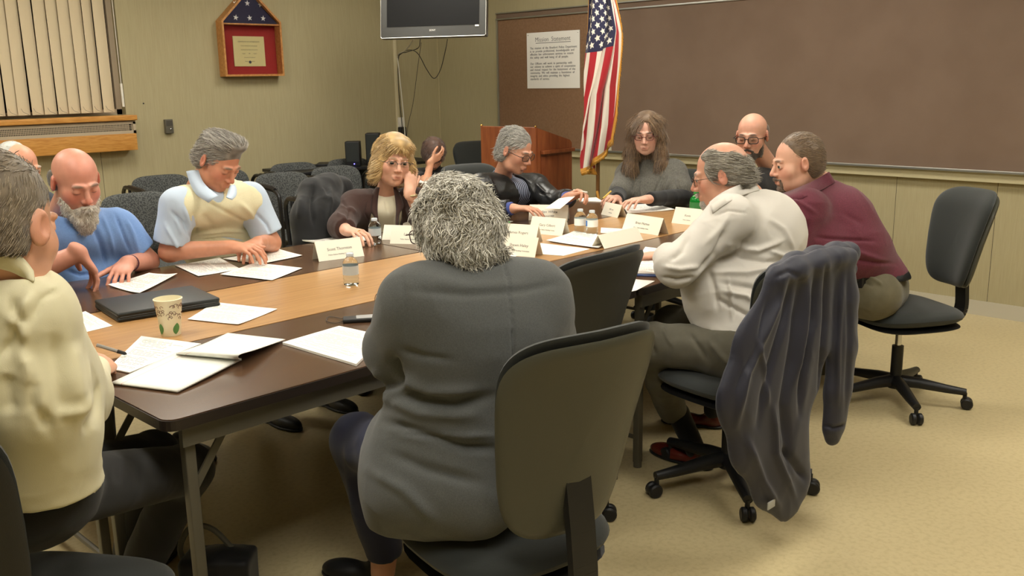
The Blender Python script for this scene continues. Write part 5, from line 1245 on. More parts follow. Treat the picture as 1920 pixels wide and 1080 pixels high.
fl = [([(1440, 410), (1470, 430), (1490, 470)], .012, .006), ([(1365, 460), (1420, 470), (1470, 450)], .012, .010), ([(1370, 480), (1430, 490), (1490, 490)], .010, -.010), ([(1340, 510), (1400, 512), (1460, 500)], .012, .010),
      ([(1345, 490), (1380, 475), (1410, 440)], .012, -.012), ([(1350, 530), (1410, 540), (1450, 560)], .012, -.010), ([(1350, 545), (1400, 555), (1440, 585)], .010, .010), ([(1345, 560), (1380, 580), (1420, 600)], .010, -.010),
      ([(1330, 505), (1340, 540), (1345, 580)], .012, -.010), ([(1365, 520), (1372, 560), (1372, 600)], .008, .007), ([(1360, 430), (1352, 455), (1340, 480), (1310, 510)], .014, -.014), ([(1370, 400), (1350, 430), (1320, 460)], .014, .006),
      ([(1245, 500), (1275, 505), (1310, 500)], .010, .008), ([(1240, 520), (1270, 525), (1300, 520)], .008, -.010), ([(1340, 405), (1365, 395), (1400, 400)], .005, -.004), ([(1290, 440), (1280, 470), (1255, 490)], .012, -.008), ([(1420, 520), (1450, 530), (1480, 520)], .012, .008), ([(1440, 470), (1470, 480), (1495, 475)], .01, .007)]
h.top('dress_shirt', M_WHT, .014, 1.8, .0055, .07, 71, .0035, fl, hem=(at(1385, 606, 3.42), (-.05, 0, -1)), collar=.06, r=(.078, .068, .056), extra=ex)
h.wrap([(1336, 400), (1362, 382), (1392, 366), (1424, 356)], [(1330, 380), (1354, 362), (1382, 348), (1412, 338)], M_WHT)
legs_obj('trousers', fabric('grey_trousers', (92, 88, 74), (84, 80, 66), .0004, 500, .8), h.o, at(1385, 645, 3.42), (at(1378, 660, 3.3), at(1405, 650, 3.6)), (at(1222, 645, 3.42), at(1262, 610, 3.8)), (at(1262, 772, 3.74), at(1340, 740, 4.05)), (.09, .075, .058), res=.007, amp=.004,
         lines=[([(1330, 640), (1350, 665), (1375, 690)], .012, .01), ([(1290, 620), (1310, 650), (1330, 680)], .01, -.008), ([(1225, 620), (1215, 640), (1230, 665)], .012, -.008), ([(1240, 610), (1250, 630), (1262, 650)], .008, .006)])
h.belt(M_BLACK, at(1385, 606, 3.42)-Z0*.012, (0, 0, 1), .012, ex)
M_SOCK = fabric('black_sock', (22, 22, 24)); M_BRSH = mat('brown_shoe', (96, 34, 24), .22, spec=.7)
a = at(1272, 775, 3.74); b = at(1285, 838, 3.74); heel = at(1322, 878, z=0); toe = at(1222, 846, z=0)
f = Field(.005); f.cap(a, heel+nrm(toe-heel)*.05+V(0, 0, .07), .045, .04, .01); garment('sock', f, M_SOCK, h.o, 1, .001)
heel = heel+nrm(heel-toe)*.03; shoe('shoe', heel, toe, M_BRSH, h.o, h=.085)
a = at(1340, 740, 4.05); hb = V(a[0]+.02, a[1]-.04, 0); f = Field(.005); f.cap(a, hb+V(-.03, .04, .08), .045, .04, .01); garment('sock', f, M_SOCK, h.o, 1, .001); shoe('shoe', hb, hb+V(-.12, .24, 0), M_BRSH, h.o)
f = Field(.0045); A = h.A; hl = h.L
for x in (-1, 1): f.ell(hl(x*.062, -.024, .03), (.021, .078, .06), A, .02); f.ell(hl(x*.045, .02, .086), (.022, .038, .02), A, .02)
f.ell(hl(0, -.075, .0), (.07, .042, .062), A, .03); f.ell(hl(0, .12, .0), (.1, .085, .09), A, .02, 'sub')
for x in (-1, 1): f.ell(hl(x*.09, .008, -.012), (.03, .032, .036), A, .008, 'sub')
flow = lambda q: np.stack([q[:, 0]*1, -1+0*q[:, 0], -.35+0*q[:, 0]], 1)
hair_obj('hair', f, h.o, ((110, 102, 90), (200, 194, 180)), 4500, .045, dflow(h, flow), .001, 120, 5, wid=.0011, jit=.12, lift=.004)
f = Field(.004); f.ell(hl(0, .066, -.09), (.026, .03, .03), A, .02); f.ell(hl(0, .098, -.05), (.024, .008, .007), A, .01); flow = lambda q: np.stack([q[:, 0]*3, .1+0*q[:, 0], -1+0*q[:, 0]], 1)
hair_obj('beard', f, h.o, ((180, 172, 160), (236, 232, 222)), 900, .014, dflow(h, flow), .001, 150, 6, wid=.0009, jit=.3)
add_eyes(h.c, h.A, h.hs, h.o, look=(.1, -.3)); glasses(h.c, h.A, h.hs, h.o, mat('frame_thin', (70, 50, 40), .3, metal=.5), w=.023, h=.017, r=.0011); h.done()

# ---- man in the maroon polo
h = Human('person with dark hair and goatee in a maroon polo shirt, leaning forward on his elbows', at(1492, 308, 4.1), 140, -8, 0, 1.02, at(1536, 342, 4.16), at(1642, 540, 4.22), 150,
          at(1512, 392, 3.98), at(1548, 402, 4.32), at(1466, 470, 3.95), at(1500, 450, 4.35), at(1400, 452, 4.2), at(1400, 440, 4.5),
          (V(-.7, .7, 0), -Z0), (V(-.7, .7, 0), -Z0), (222, 172, 146), res=.0038, w=1.06, dpt=1.08, belly=.09, eyes='open', brow=(90, 68, 50), red=.16, face=dict(fat=.006), nr=.055)
MR = h
M_MAR = fabric('maroon_pique', (104, 42, 58), (92, 36, 50), .0006, 500, .85, cscale=200)
def ex(f, s):
    f.ell(at(1575, 415, 4.12), (.13, .12, .14), frame(s.F), .08); f.ell(at(1600, 470, 4.1), (.14, .14, .13), frame(s.F), .08); f.ell(at(1540, 470, 4.05), (.13, .12, .12), frame(s.F), .08)
fl = [([(1530, 445), (1580, 448), (1640, 452)], .008, -.008), ([(1540, 460), (1600, 470), (1660, 490)], .012, .008), ([(1560, 480), (1620, 490), (1680, 495)], .010, -.008), ([(1515, 410), (1510, 440), (1500, 470)], .016, -.016), ([(1470, 372), (1500, 380), (1530, 400)], .012, .007), ([(1580, 400), (1620, 420)], .015, -.004)]
h.top('polo_shirt', M_MAR, .008, .8, .006, .07, 81, .003, fl, hem=(at(1650, 503, 4.2), (.1, 0, -1)), collar=.066, r=(.085, .082, .05), extra=ex); h.wrap([(1458, 388), (1494, 376), (1532, 360), (1566, 342)], [(1452, 368), (1488, 356), (1524, 340), (1554, 322)], M_MAR)
legs_obj('trousers', fabric('khaki_trousers', (104, 98, 76), (96, 90, 68), .0004, 500, .8), h.o, at(1642, 545, 4.22), (at(1640, 552, 4.1), at(1655, 540, 4.38)), (at(1545, 560, 4.25), at(1560, 535, 4.55)), (at(1500, 700, 4.5), at(1540, 690, 4.8)), (.1, .08, .06), res=.008, lines=[([(1620, 515), (1640, 525), (1655, 535)], .008, .008), ([(1612, 525), (1635, 535)], .008, -.008)])
h.belt(M_BLACK, at(1650, 503, 4.2)-Z0*.012, (0, 0, 1), .008, ex)
ph = MB().box(-.035, .035, -.02, .02, -.055, .055, .008).build('phone_pouch', M_BLACK, h.o); ph.location = at(1618, 516, 4.05)
for a in (at(1500, 700, 4.5), at(1540, 690, 4.8)): b = V(a[0]+.03, a[1]-.03, 0); shoe('shoe', b, b+V(-.22, .14, 0), M_BLACK, h.o)
f = Field(.0045); A = h.A; hl = h.L
f.ell(hl(0, -.026, .05), (.081, .096, .086), A, .02); f.ell(hl(0, -.055, .0), (.077, .065, .08), A, .03); f.ell(hl(0, .115, .0), (.1, .085, .1), A, .02, 'sub')
for x in (-1, 1): f.ell(hl(x*.09, .012, -.015), (.03, .035, .038), A, .008, 'sub'); f.ell(hl(x*.055, .09, .09), (.025, .035, .025), A, .01, 'sub')
f.plane(hl(0, 0, -.07), -A[2], .01)
flow = lambda q: np.stack([q[:, 0]*2, -1+0*q[:, 0], -.4*(q[:, 2] < .08)], 1)
hair_obj('hair', f, h.o, ((96, 76, 56), (158, 134, 106)), 5000, .03, dflow(h, flow), .001, 120, 5, wid=.001, jit=.14, lift=.003)
f = Field(.004); f.ell(hl(0, .064, -.094), (.026, .028, .028), A, .02); f.cap(hl(-.026, .088, -.052), hl(0, .1, -.048), .004, .006, .008); f.cap(hl(.026, .088, -.052), hl(0, .1, -.048), .004, .006, .008)
for x in (-1, 1): f.cap(hl(x*.028, .084, -.054), hl(x*.024, .076, -.085), .005, .006, .008)
flow = lambda q: np.stack([q[:, 0]*3, .1+0*q[:, 0], -1+0*q[:, 0]], 1)
hair_obj('beard', f, h.o, ((80, 60, 46), (170, 150, 130)), 1200, .01, dflow(h, flow), .0008, 150, 6, wid=.0009, jit=.3)
add_eyes(h.c, h.A, h.hs, h.o, look=(0, .05)); h.done()

# ---- white haired man behind, and the boy
h = Human('person with white hair mostly hidden behind the man in cream', at(38, 318, 4.95), -62, -10, 0, 1.08, at(30, 345, 5.1), at(30, 500, 5.5), -80,
          at(85, 385, 5.2), at(-20, 390, 5.0), at(100, 460, 5.1), at(-30, 465, 4.9), at(80, 480, 4.8), at(10, 485, 4.7), (V(0, -1, 0), -Z0), (V(0, -1, 0), -Z0), (226, 166, 136), res=.0045, w=1.05, red=.3, brow=(200, 195, 185))
h.top('shirt', fabric('dark_shirt', (60, 66, 76)), .014, 1.8, .008, .06, 91, .003)
f = Field(.005); A = h.A; hl = h.L
for x in (-1, 1): f.ell(hl(x*.06, -.03, .03), (.026, .075, .055), A, .02)
f.ell(hl(0, -.05, .05), (.083, .08, .088), A, .03); f.ell(hl(0, .12, .01), (.1, .1, .1), A, .02, 'sub'); f.ell(hl(0, .05, .13), (.05, .07, .04), A, .02, 'sub')
flow = lambda q: np.stack([q[:, 0]*2, -1+0*q[:, 0], -.4+0*q[:, 0]], 1)
hair_obj('hair', f, h.o, ((200, 198, 190), (246, 246, 240)), 2500, .03, dflow(h, flow), .001, 120, 5, wid=.0012, jit=.15)
simple_legs(h, M_BLKT); h.done(); WH = h

bt = BOYT; bd = (bt-CPOS)@CF
h = Human('person, a dark haired child in black resting forehead on an arm at the side table', at(813, 290, bd+.12), -120, -40, 0, .95, at(808, 318, bd+.25), at(812, 420, bd+.5), -110,
          at(836, 330, bd+.2), at(780, 332, bd+.3), at(818, 345, bd-.05), at(800, 337, bd-.05), at(836, 340, bd-.15), at(809, 302, bd-.06),
          (V(-.3, -.5, 0), -Z0, {}, .85), (at(828, 291, bd-.02)-at(809, 302, bd-.06), V(.1, .5, .3), dict(curl=(.3, .4, .3)), .9), (226, 168, 136), res=.0045, w=.75, dpt=.8, armr=(.034, .032, .022), nr=.042, brow=(50, 36, 30))
h.top('black_shirt', fabric('boy_black', (26, 26, 30)), .012, .75, .008, .05, 92, .003, r=(.05, .05, .04), collar=.05)
f = Field(.005); A = h.A; hl = h.L
f.ell(hl(0, -.01, .05), (.09, .108, .094), A, .02); f.ell(hl(0, -.04, -.01), (.086, .078, .085), A, .03); f.ell(hl(0, .11, .08), (.06, .02, .03), A, .02); f.ell(hl(0, .125, -.05), (.065, .09, .085), A, .02, 'sub')
flow = lambda q: np.stack([q[:, 0]*5, q[:, 1]*4, -.6+0*q[:, 0]], 1)
hair_obj('hair', f, h.o, ((64, 40, 28), (120, 84, 64)), 3500, .05, dflow(h, flow), .002, 120, 5, wid=.0013, jit=.1)
simple_legs(h, M_BLKT, (.1, -.1)); h.done()
st = MB().lathe([(.15, .40), (.16, .41), (.16, .43), (.15, .44)], n=24).build('stool', M_BLACK, None); st.location = (h.pel[0], h.pel[1], 0); tag(st, 'round black stool under the child at the side table', 'stool')
for q in range(4): MB().tube([(.1*cos(q*pi/2), .1*sin(q*pi/2), .4), (.16*cos(q*pi/2), .16*sin(q*pi/2), 0)], .012, 8).build('leg', M_BLACKM, st)

# seat the remaining chairs under their sitters
def under(ch, h, yaw, off=.0):
    a = radians(yaw); ch.location = (h.pel[0]+cos(a)*off, h.pel[1]+sin(a)*off, 0); ch.rotation_euler[2] = radians(yaw-90)

under(CH5, LM, 35, .02); under(CH8, PW, 192, .0)
CH10 = copy_tree(CH8); CH10['label'] = 'black office chair under the bald man in glasses at the table end'; under(CH10, BG, 200, -.02); CH10.scale = (1, 1, .84); CH8.scale = (1, 1, .9)
# ------------------------------------------------------------------ things on the tables
ZT = .7402
def tp(x, y, z=ZT): return at(x, y, z=z)
def sheet(pts, label, m=M_PAPER, lay=0, th=.0008, lift=None, cat='paper', name='paper', group=None, curl=0, nu=8, nv=8):
    """sheet from 4 corners seen in the photo, laid on the table: order = top-left, top-right, bottom-right, bottom-left of the page"""
    z = ZT+.0004+lay*.0012; C = [tp(x, y, z) for x, y in pts]; u = np.linspace(0, 1, nu)[:, None, None]; v = np.linspace(0, 1, nv)[None, :, None]
    G = (1-u)*(1-v)*C[0]+u*(1-v)*C[1]+u*v*C[2]+(1-u)*v*C[3]
    r = np.random.default_rng(len(label)*7+int(pts[0][0])); U, W = u[..., 0], v[..., 0]
    G[..., 2] += curl*((U-.5)**2*4*r.random()+(W-.5)**2*4*r.random())+ .0005*np.sin(U*5+r.random()*6)**2
    n = nu*nv; top = G.reshape(-1, 3).copy(); top[:, 2] += th; bot = G.reshape(-1, 3)
    F = []; idx = lambda i, j: i*nv+j
    for i in range(nu-1):
        for j in range(nv-1):
            F.append((idx(i, j), idx(i+1, j), idx(i+1, j+1), idx(i, j+1))); F.append((n+idx(i, j), n+idx(i, j+1), n+idx(i+1, j+1), n+idx(i+1, j)))
    bd = [idx(i, 0) for i in range(nu)]+[idx(nu-1, j) for j in range(1, nv)]+[idx(i, nv-1) for i in range(nu-2, -1, -1)]+[idx(0, j) for j in range(nv-2, 0, -1)]
    for a, b in zip(bd, bd[1:]+bd[:1]): F.append((a, b, n+b, n+a))
    vs = np.concatenate([top, bot]); base = C[0]*.5+C[2]*.5; me = bpy.data.meshes.new(name); me.from_pydata([tuple(q) for q in vs-base], [], F)
    uv = me.uv_layers.new(name='UVMap'); UV = np.concatenate([np.stack([U+0*W, 1-W+0*U], -1).reshape(-1, 2)]*2)
    for lp in me.loops: uv.data[lp.index].uv = UV[lp.vertex_index]
    o = link(name, me, m, None, True, 40); o.location = base
    import bmesh
    bm = bmesh.new(); bm.from_mesh(me); bmesh.ops.recalc_face_normals(bm, faces=bm.faces[:]); bm.to_mesh(me); bm.free()
    return tag(o, label, cat, group)
GP = 'papers spread over the tables'
sheet([(265, 632), (377, 646), (243, 700), (203, 692)], 'printed sheets under the writing hand of the man in cream', M_PRINT[0], 1, .003, group=GP)
sheet([(402, 568), (520, 581), (447, 610), (352, 600)], 'printed sheet tucked behind the black portfolio', M_PRINT[1], group=GP, curl=.002)
sheet([(160, 584), (211, 611), (148, 626), (112, 600)], 'printed sheet left of the black portfolio, partly hidden by the cream shirt', M_PRINT[2], group=GP)
sheet([(280, 515), (333, 516), (262, 553), (203, 537)], 'crumpled sheet under the fingers of the bearded man', M_PRINT[0], 0, .0015, group=GP, curl=.012)
sheet([(411, 484), (450, 505), (372, 519), (327, 498)], 'printed sheet before the man in the vest, nearest his folded arm', M_PRINT[1], group=GP, curl=.003)
sheet([(418, 486), (522, 468), (567, 480), (488, 496)], 'printed sheet before the man in the vest, just past his hands', M_PRINT[2], 1, group=GP, curl=.003)
sheet([(478, 493), (567, 503), (510, 526), (413, 515)], 'printed sheet before the man in the vest, crossing the table seam', M_PRINT[0], 2, group=GP, curl=.002)
sheet([(634, 440), (700, 448), (648, 464), (562, 453)], 'stack of pages beside the hand of the woman in the blazer', M_PRINT[1], 0, .006, group=GP, curl=.003)
sheet([(636, 615), (724, 634), (668, 687), (530, 646)], 'thick printed packet to the left of the woman in grey', M_PRINT[2], 0, .007, group=GP)
sheet([(1078, 435), (1152, 447), (1122, 467), (1024, 453)], 'printed sheet in front of the two labelled water bottles', M_PRINT[0], 1, group=GP, curl=.004)
sheet([(1012, 456), (1106, 467), (1056, 480), (1008, 476)], 'blank looking sheet at the seam beside the empty chair', M_PAPER, 0, group=GP)
sheet([(1127, 427), (1166, 429), (1197, 439), (1126, 437)], 'printed sheet between the bottles and the name card behind the empty chair', M_PRINT[1], 0, group=GP)
sheet([(1165, 385), (1225, 383), (1265, 394), (1177, 401)], 'wide page of tables in front of the woman in the poncho', M_PRINT[2], 1, .003, group=GP, curl=.003)
sheet([(1210, 463), (1250, 468), (1240, 483), (1200, 478)], 'sheet at the elbow of the man in white, farther one', M_PRINT[0], group=GP)
sheet([(1199, 484), (1240, 486), (1232, 514), (1184, 513)], 'sheet on a blue folder at the elbow of the man in white', M_PRINT[1], 3, .002, group=GP)
sheet([(1180, 523), (1228, 527), (1193, 545), (1173, 549)], 'small sheet at the table edge next to the empty chair', M_PAPER, group=GP)
sheet([(1196, 482), (1244, 485), (1236, 519), (1182, 517)], 'blue folder lying under a sheet by the man in white', mat('folder_blue', (60, 90, 150), .5), 0, .003, cat='folder', name='folder')
sheet([(930, 462), (975, 470), (966, 483), (925, 478)], 'sheet half hidden behind the silver haired woman', M_PAPER, group=GP)
sheet([(1084, 373), (1118, 371), (1131, 379), (1088, 378)], 'sheet at the far corner between the leather jacket and the poncho', M_PAPER, 0, .004, group=GP)
sheet([(945, 413), (962, 415), (952, 419), (936, 417)], 'slip of paper with a green marker on it', M_PAPER, group=GP)
a, b = tp(941, 418, .748), tp(956, 417.5, .748); t = thing('marker', 'bright green marker lying by the silver haired woman', 'marker', a)
MB().tube([(0, 0, 0), (b-a)*.7], .006, 8).build('barrel', mat('marker_green', (110, 210, 60), .4), t); MB().tube([(b-a)*.7, b-a], .0065, 8).build('cap', mat('marker_cap', (60, 150, 40), .4), t)
# page held up by the man in leather
C = [at(1022, 391, 5.02), at(1060, 364, 5.24), at(1086, 362, 5.1), at(1050, 392, 4.9)]
m = MB(); m.add(C+[c_+V(0, 0, .001) for c_ in C], [(0, 1, 2, 3), (7, 6, 5, 4), (0, 4, 5, 1), (1, 5, 6, 2), (2, 6, 7, 3), (3, 7, 4, 0)]); o = m.build('paper', M_PAPER, None, False); tag(o, 'page tilted up in the hands of the man in leather', 'paper', GP)
p = tp(BOYT[0], 0) if 0 else BOYT
for i, (dx, dy, lb) in enumerate(((-.02, -.08, 'white page under the arm of the child'), (.16, -.16, 'white page at the near corner of the side table'))):
    o = MB().box(-.11, .11, -.14, .14, 0, .004).build('paper', M_PRINT[0] if 0 else M_PAPER, None, False); o.location = (BOYT[0]+dx, BOYT[1]+dy, .7405); o.rotation_euler[2] = .4*i+.2; tag(o, lb, 'paper', GP)
# ruled notepad with its page turned over
t = thing('notepad', 'open ruled legal pad with a page folded over, at the near table corner', 'notepad', (0, 0, 0))
def strip(rows, m, name, par, th=.0012):
    G = np.array([[r[0]*(1-s)+r[1]*s for s in np.linspace(0, 1, 9)] for r in rows]); G = np.array([bez(list(G[:, j]), 5) for j in range(9)]).transpose(1, 0, 2)
    nu, nv = G.shape[:2]; me = bpy.data.meshes.new(name); i = np.arange(nu-1)[:, None]*nv+np.arange(nv-1)[None]; F = np.stack([i, i+1, i+nv+1, i+nv], -1).reshape(-1, 4)
    me.from_pydata([tuple(q) for q in G.reshape(-1, 3)], [], F.tolist()); uv = me.uv_layers.new(name='UVMap')
    for lp in me.loops: k = lp.vertex_index; uv.data[lp.index].uv = ((k % nv)/(nv-1), 1-(k//nv)/(nu-1))
    o = link(name, me, m, par, True, 0); md = o.modifiers.new('sheet_thickness', 'SOLIDIFY'); md.thickness = th; return o
strip([(tp(330, 664, .748), tp(453, 675, .748)), (tp(270, 692, .747), tp(393, 706, .747)), (tp(209, 720, .743), tp(333, 736, .743))], M_RULED, 'written_page', t, .005)
strip([(tp(330, 665, .750), tp(453, 676, .750)), (tp(332, 662, .765), tp(447, 672, .768)), (tp(352, 655, .775), tp(450, 664, .782)), (tp(385, 643, .765), tp(480, 655, .772)), (tp(427, 624, .745), tp(535, 636, .747))], M_RULED, 'folded_page', t, .0015)
# leather portfolio
P = [tp(188, 577), tp(369, 549), tp(401, 573), tp(216, 610)]; cx_ = sum(P)/4; ax = nrm(P[1]-P[0]); ay = nrm(V(-ax[1], ax[0], 0)); L_ = (np.linalg.norm(P[1]-P[0])+np.linalg.norm(P[2]-P[3]))/2; W_ = (np.linalg.norm(P[3]-P[0])+np.linalg.norm(P[2]-P[1]))/2
t = thing('portfolio', 'black zipped leather portfolio lying across the table seam', 'portfolio', cx_, math.atan2(ax[1], ax[0])); M_POR = mat('portfolio_leather', (30, 33, 31), .42, bump=.0005, bscale=300)
MB().box(-L_/2, L_/2, -W_/2, W_/2, .0165, .032, .007).build('cover', M_POR, t); MB().box(-L_/2, L_/2, -W_/2, W_/2, 0.0005, .0155, .007).build('back_cover', M_POR, t)
MB().tube([(x, y, .016) for x, y in rrect(-L_/2+.003, L_/2-.003, -W_/2+.003, W_/2-.003, .01, 3)], .0035, 6, closed=True).build('zipper', mat('zip_dark', (50, 50, 46), .4, metal=.4), t)
# paper cup
p = tp(321, 627); t = thing('paper_cup', 'cream paper cup with brown scrolls and green leaves', 'cup', p)
h_ = .112; M_CUP = mat('cup_cream', (236, 228, 196), .55)
MB().lathe([(.029, .003), (.0295, 0), (.030, .002), (.0415, h_), (.0435, h_+.001), (.0438, h_+.004), (.0415, h_+.005), (.040, h_-.001), (.0285, .01), (0, .01)], n=40).build('cup_wall', M_CUP, t, True, 60)
r = np.random.default_rng(3); m = MB(); face = math.atan2(-p[1], -p[0])
def cupP(a, z): rr = .030+(.0415-.030)*z/h_+.0004; return V(rr*cos(a), rr*sin(a), z)
for i in range(44):
    a0 = face+r.uniform(-2.4, 2.4); z0_ = r.uniform(.052, .098); s_ = r.choice([-1, 1]); R_ = r.uniform(.004, .008)
    m.tube([cupP(a0+s_*R_*cos(q)*k/.036, z0_+R_*sin(q)*k) for q, k in zip(np.linspace(0, 4.4, 12), np.linspace(1, .45, 12))], .0007, 4)
m.build('scroll_pattern', mat('cup_brown', (110, 66, 52), .7), t)
m = MB()
for a0 in (-1.0, .55, 2.2, -2.4):
    a0 += face; G = []
    for v in np.linspace(0, 1, 9): w = .011*sin(pi*min(1, v*1.02))**.7+.0004; G.append([cupP(a0+(-w+2*w*s)/.034+.25*(v-.5)*.6, .006+.036*v) for s in np.linspace(0, 1, 5)])
    G = np.array(G); m.grid(G*np.array([1.004, 1.004, 1]))
m.build('leaf_pattern', mat('cup_green', (92, 140, 78), .7), t, True, 0)
# bottles
M_WATER = mat('clear_bottle', (226, 236, 240), .04, trans=1, ior=1.18); M_LBL = mat('bottle_label', (196, 204, 206), .5)
def bottle(x, y, label, H=.124, clear=True, green=False, flip=0):
    p = tp(x, y); t = thing('water_bottle' if not green else 'soda_bottle', label, 'bottle', p, math.atan2(p[1], p[0])+pi/2, 'water bottles' if not green else None)
    k = H/.124; pr = [(.0, .002), (.02, 0), (.028, .003), (.030, .01), (.0285, .018), (.030, .026), (.0295, .032), (.030, .04), (.030, .078), (.0295, .084), (.026, .096), (.016, .107), (.0125, .11), (.0125, .116)]
    MB().lathe([(a*k, b*k) for a, b in pr], n=28).build('bottle_body', M_WATER if not green else mat('green_plastic', (30, 190, 70), .08, trans=.7, ior=1.3), t, True, 50)
    MB().lathe([(.0142*k, .112*k), (.0145*k, .122*k), (.013*k, .124*k), (0, .1242*k)], n=24).build('cap', mat('cap_%d' % int(x), (206, 214, 220) if not green else (40, 150, 60), .4), t, True, 40)
    def band(z0, z1, a0, a1, mm, nm, R_=.0306):
        a = np.linspace(a0, a1, 24); G = np.array([[(R_*k*cos(q), R_*k*sin(q), z*k) for q in a] for z in (z0, z1)]); MB().grid(G).build(nm, mm, t, True, 0)
    if not green:
        band(.042, .077, 0, 2*pi, M_LBL if clear else M_PAPER, 'label')
        if not clear:
            c0 = -pi/2+flip; band(.045, .074, c0, c0+1.3, mat('label_blue', (60, 120, 196), .5), 'label_blue_panel', .0309)
            m = MB(); q = c0-.45; m.lathe([(.0095*k, 0), (.0095*k, .0006)], n=16); o = m.build('label_red_dot', mat('label_red', (206, 60, 56), .5), t); B = frame(V(cos(q), sin(q), 0)); 
            o.matrix_local = Matrix([[B[0][i], B[2][i], B[1][i], (V(cos(q), sin(q), 0)*.0306*k+V(0, 0, .059*k))[i]] for i in range(3)]+[[0, 0, 0, 1]])
        else: band(.052, .074, -pi/2+.2, -pi/2+.55, mat('label_print', (120, 130, 136), .5), 'label_print', .0309)
    else: band(.05, .08, 0, 2*pi, mat('label_green', (60, 130, 70), .5), 'label')
bottle(659, 534, 'clear water bottle standing alone on the light oak table'); bottle(704, 457, 'clear water bottle beside the hand of the woman in the blazer')
bottle(1088, 437, 'water bottle with blue and red label, the left of the touching pair', .122, False, flip=.1); bottle(1110, 440, 'water bottle with mostly white label, the right of the touching pair', .122, False, flip=1.0)
bottle(1306, 414, 'green soda bottle beside the chin of the man in white', .16, green=True)
# name cards
def card(bl, br, lines, label, H=.082, dep=.075, sz=.0185, back=False):
    A_, B_ = tp(*bl), tp(*br); e = nrm(B_-A_); w_ = np.linalg.norm(B_-A_); n_ = V(e[1], -e[0], 0)
    t = thing('name_card', label, 'name card', (A_+B_)/2, math.atan2(e[1], e[0]), 'folded name cards')
    # local: x along card, -y toward the reader
    a = V(0, 0, 0); top = V(0, dep/2, H); b = V(0, dep, 0); m = MB(); th = .0008
    for p0, p1 in ((a, top), (b, top)):
        d = nrm(np.cross(V(1, 0, 0), p1-p0))*th; m.add([V(s*w_/2, 0, 0)+q for q in (p0, p1, p1+d, p0+d) for s in (-1, 1)], [(0, 1, 3, 2), (4, 5, 7, 6), (0, 2, 4, 6), (1, 7, 5, 3), (2, 3, 5, 4), (0, 6, 7, 1)])
    m.build('folded_card', M_CARD, t, False)
    Y = nrm(top-a); N = np.cross(V(1, 0, 0), Y); o_ = N*.0008*1.6
    for i, (s_, k) in enumerate(lines): text('lettering', s_, sz*k, M_INK if k > 1.05 else M_INKG, t, a+Y*(H*(.52-.26*i))+N*.0012, X=(1, 0, 0), Y=Y)
    return t
card((598, 491), (683, 480), [('Scott Thornton', 1), ('Police Station Building Committee', .45)], 'name card reading Scott Thornton behind the lone water bottle')
card((731, 457), (812, 459), [('Lisa Labelle', 1), ('Police Station Building Committee', .45)], 'name card partly hidden by silver hair, beside the clear bottle')
card((716, 450), (772, 452), [('', 1)], 'blank backed name card behind the clear bottle', .07)
card((753, 433), (800, 436), [('', 1)], 'small card in front of the white top of the woman in the blazer', .05, .05)
card((991, 413), (1064, 414), [('Allen White', 1.1), ('Council REP', .7)], 'name card reading Allen White, the highest of the clustered cards')
card((991, 437), (1054, 443), [('Gary Gilbert', 1), ('Police Station Building Comm.', .45)], 'name card directly in front of the Allen White card')
card((936, 452), (1004, 457), [('James Rogers', 1), ('Asst. Police', .5)], 'name card directly behind the Shawn Haley card')
card((936, 477), (1003, 483), [('Shawn Haley', 1), ('Police Station Building Committee', .45)], 'name card reading Shawn Haley next to the silver hair')
card((1127, 402), (1158, 409), [('Bill Levy', .8), ('Police Station', .4)], 'small name card in front of the poncho woman\'s hands', .07, .06, .015)
card((1166, 431), (1234, 442), [('Brian Humes', 1), ('Police Station Building Comm.', .45)], 'name card reading Brian Humes on the light oak table')
card((1259, 418), (1312, 424), [('Kevin', .9), ('Police Station', .45)], 'name card cut off by the white sleeve next to the green bottle')
card((1133, 467), (1206, 450), [('', 1)], 'blank side of a name card just above the empty chair', .06)
# recorder, spectacles, grey case
a, b = tp(643, 604), tp(706, 600); t = thing('voice_recorder', 'slim black and silver recorder at the sleeve of the grey jacket', 'recorder', (a+b)/2, math.atan2((b-a)[1], (b-a)[0]))
w_ = np.linalg.norm(b-a); MB().box(-w_/2, w_/2, -.025, .025, .0005, .014, .005).build('body', M_BLACK, t); MB().box(-w_*.1, w_*.46, -.02, .02, .0135, .0155, .001).build('display', mat('recorder_silver', (190, 190, 190), .3, metal=.5), t, False)
tag(MB().tube(bez([tp(644, 598, .744), tp(618, 594, .743), tp(612, 602, .743), tp(628, 606, .743), tp(645, 602, .743)], 6), .0012, 5).build('cable', M_BLACK, None), 'thin dark cord curling from the recorder', 'cord')
t = thing('spectacles', 'thin wire reading glasses standing open beside the grey jacket', 'glasses', tp(712, 575)); m = MB(); c0 = tp(708, 560, .775); c1 = tp(735, 545, .775); u = nrm(c1-c0); B0 = t.location
for c_ in (c0, c1): m.tube([V(*(c_-V(*B0)))+u*.023*cos(q)+Z0*.018*sin(q) for q in np.linspace(0, 2*pi, 25)[:-1]], .0012, 5, closed=True)
m.tube([c0-V(*B0)+u*.023, c1-V(*B0)-u*.023], .0012, 5); m.build('rims', mat('wire_dark', (60, 46, 36), .3, metal=.6), t)
for c_, s_ in ((c0, -1), (c1, 1)): MB().tube([c_-V(*B0)+u*.023*s_, c_-V(*B0)+u*.024*s_+V(-.05, -.1, -.018), c_-V(*B0)+u*.02*s_+V(-.06, -.12, -.03)], .0011, 5).build('temple', mat('wire_dark', (60, 46, 36), .3, metal=.6), t)
p = tp(750, 521); t = MB().box(-.04, .04, -.022, .022, .0005, .022, .01).build('spectacle_case', mat('case_grey', (120, 128, 130), .4), None); t.location = p; tag(t, 'small grey spectacle case by the shoulder of the woman in grey', 'case')
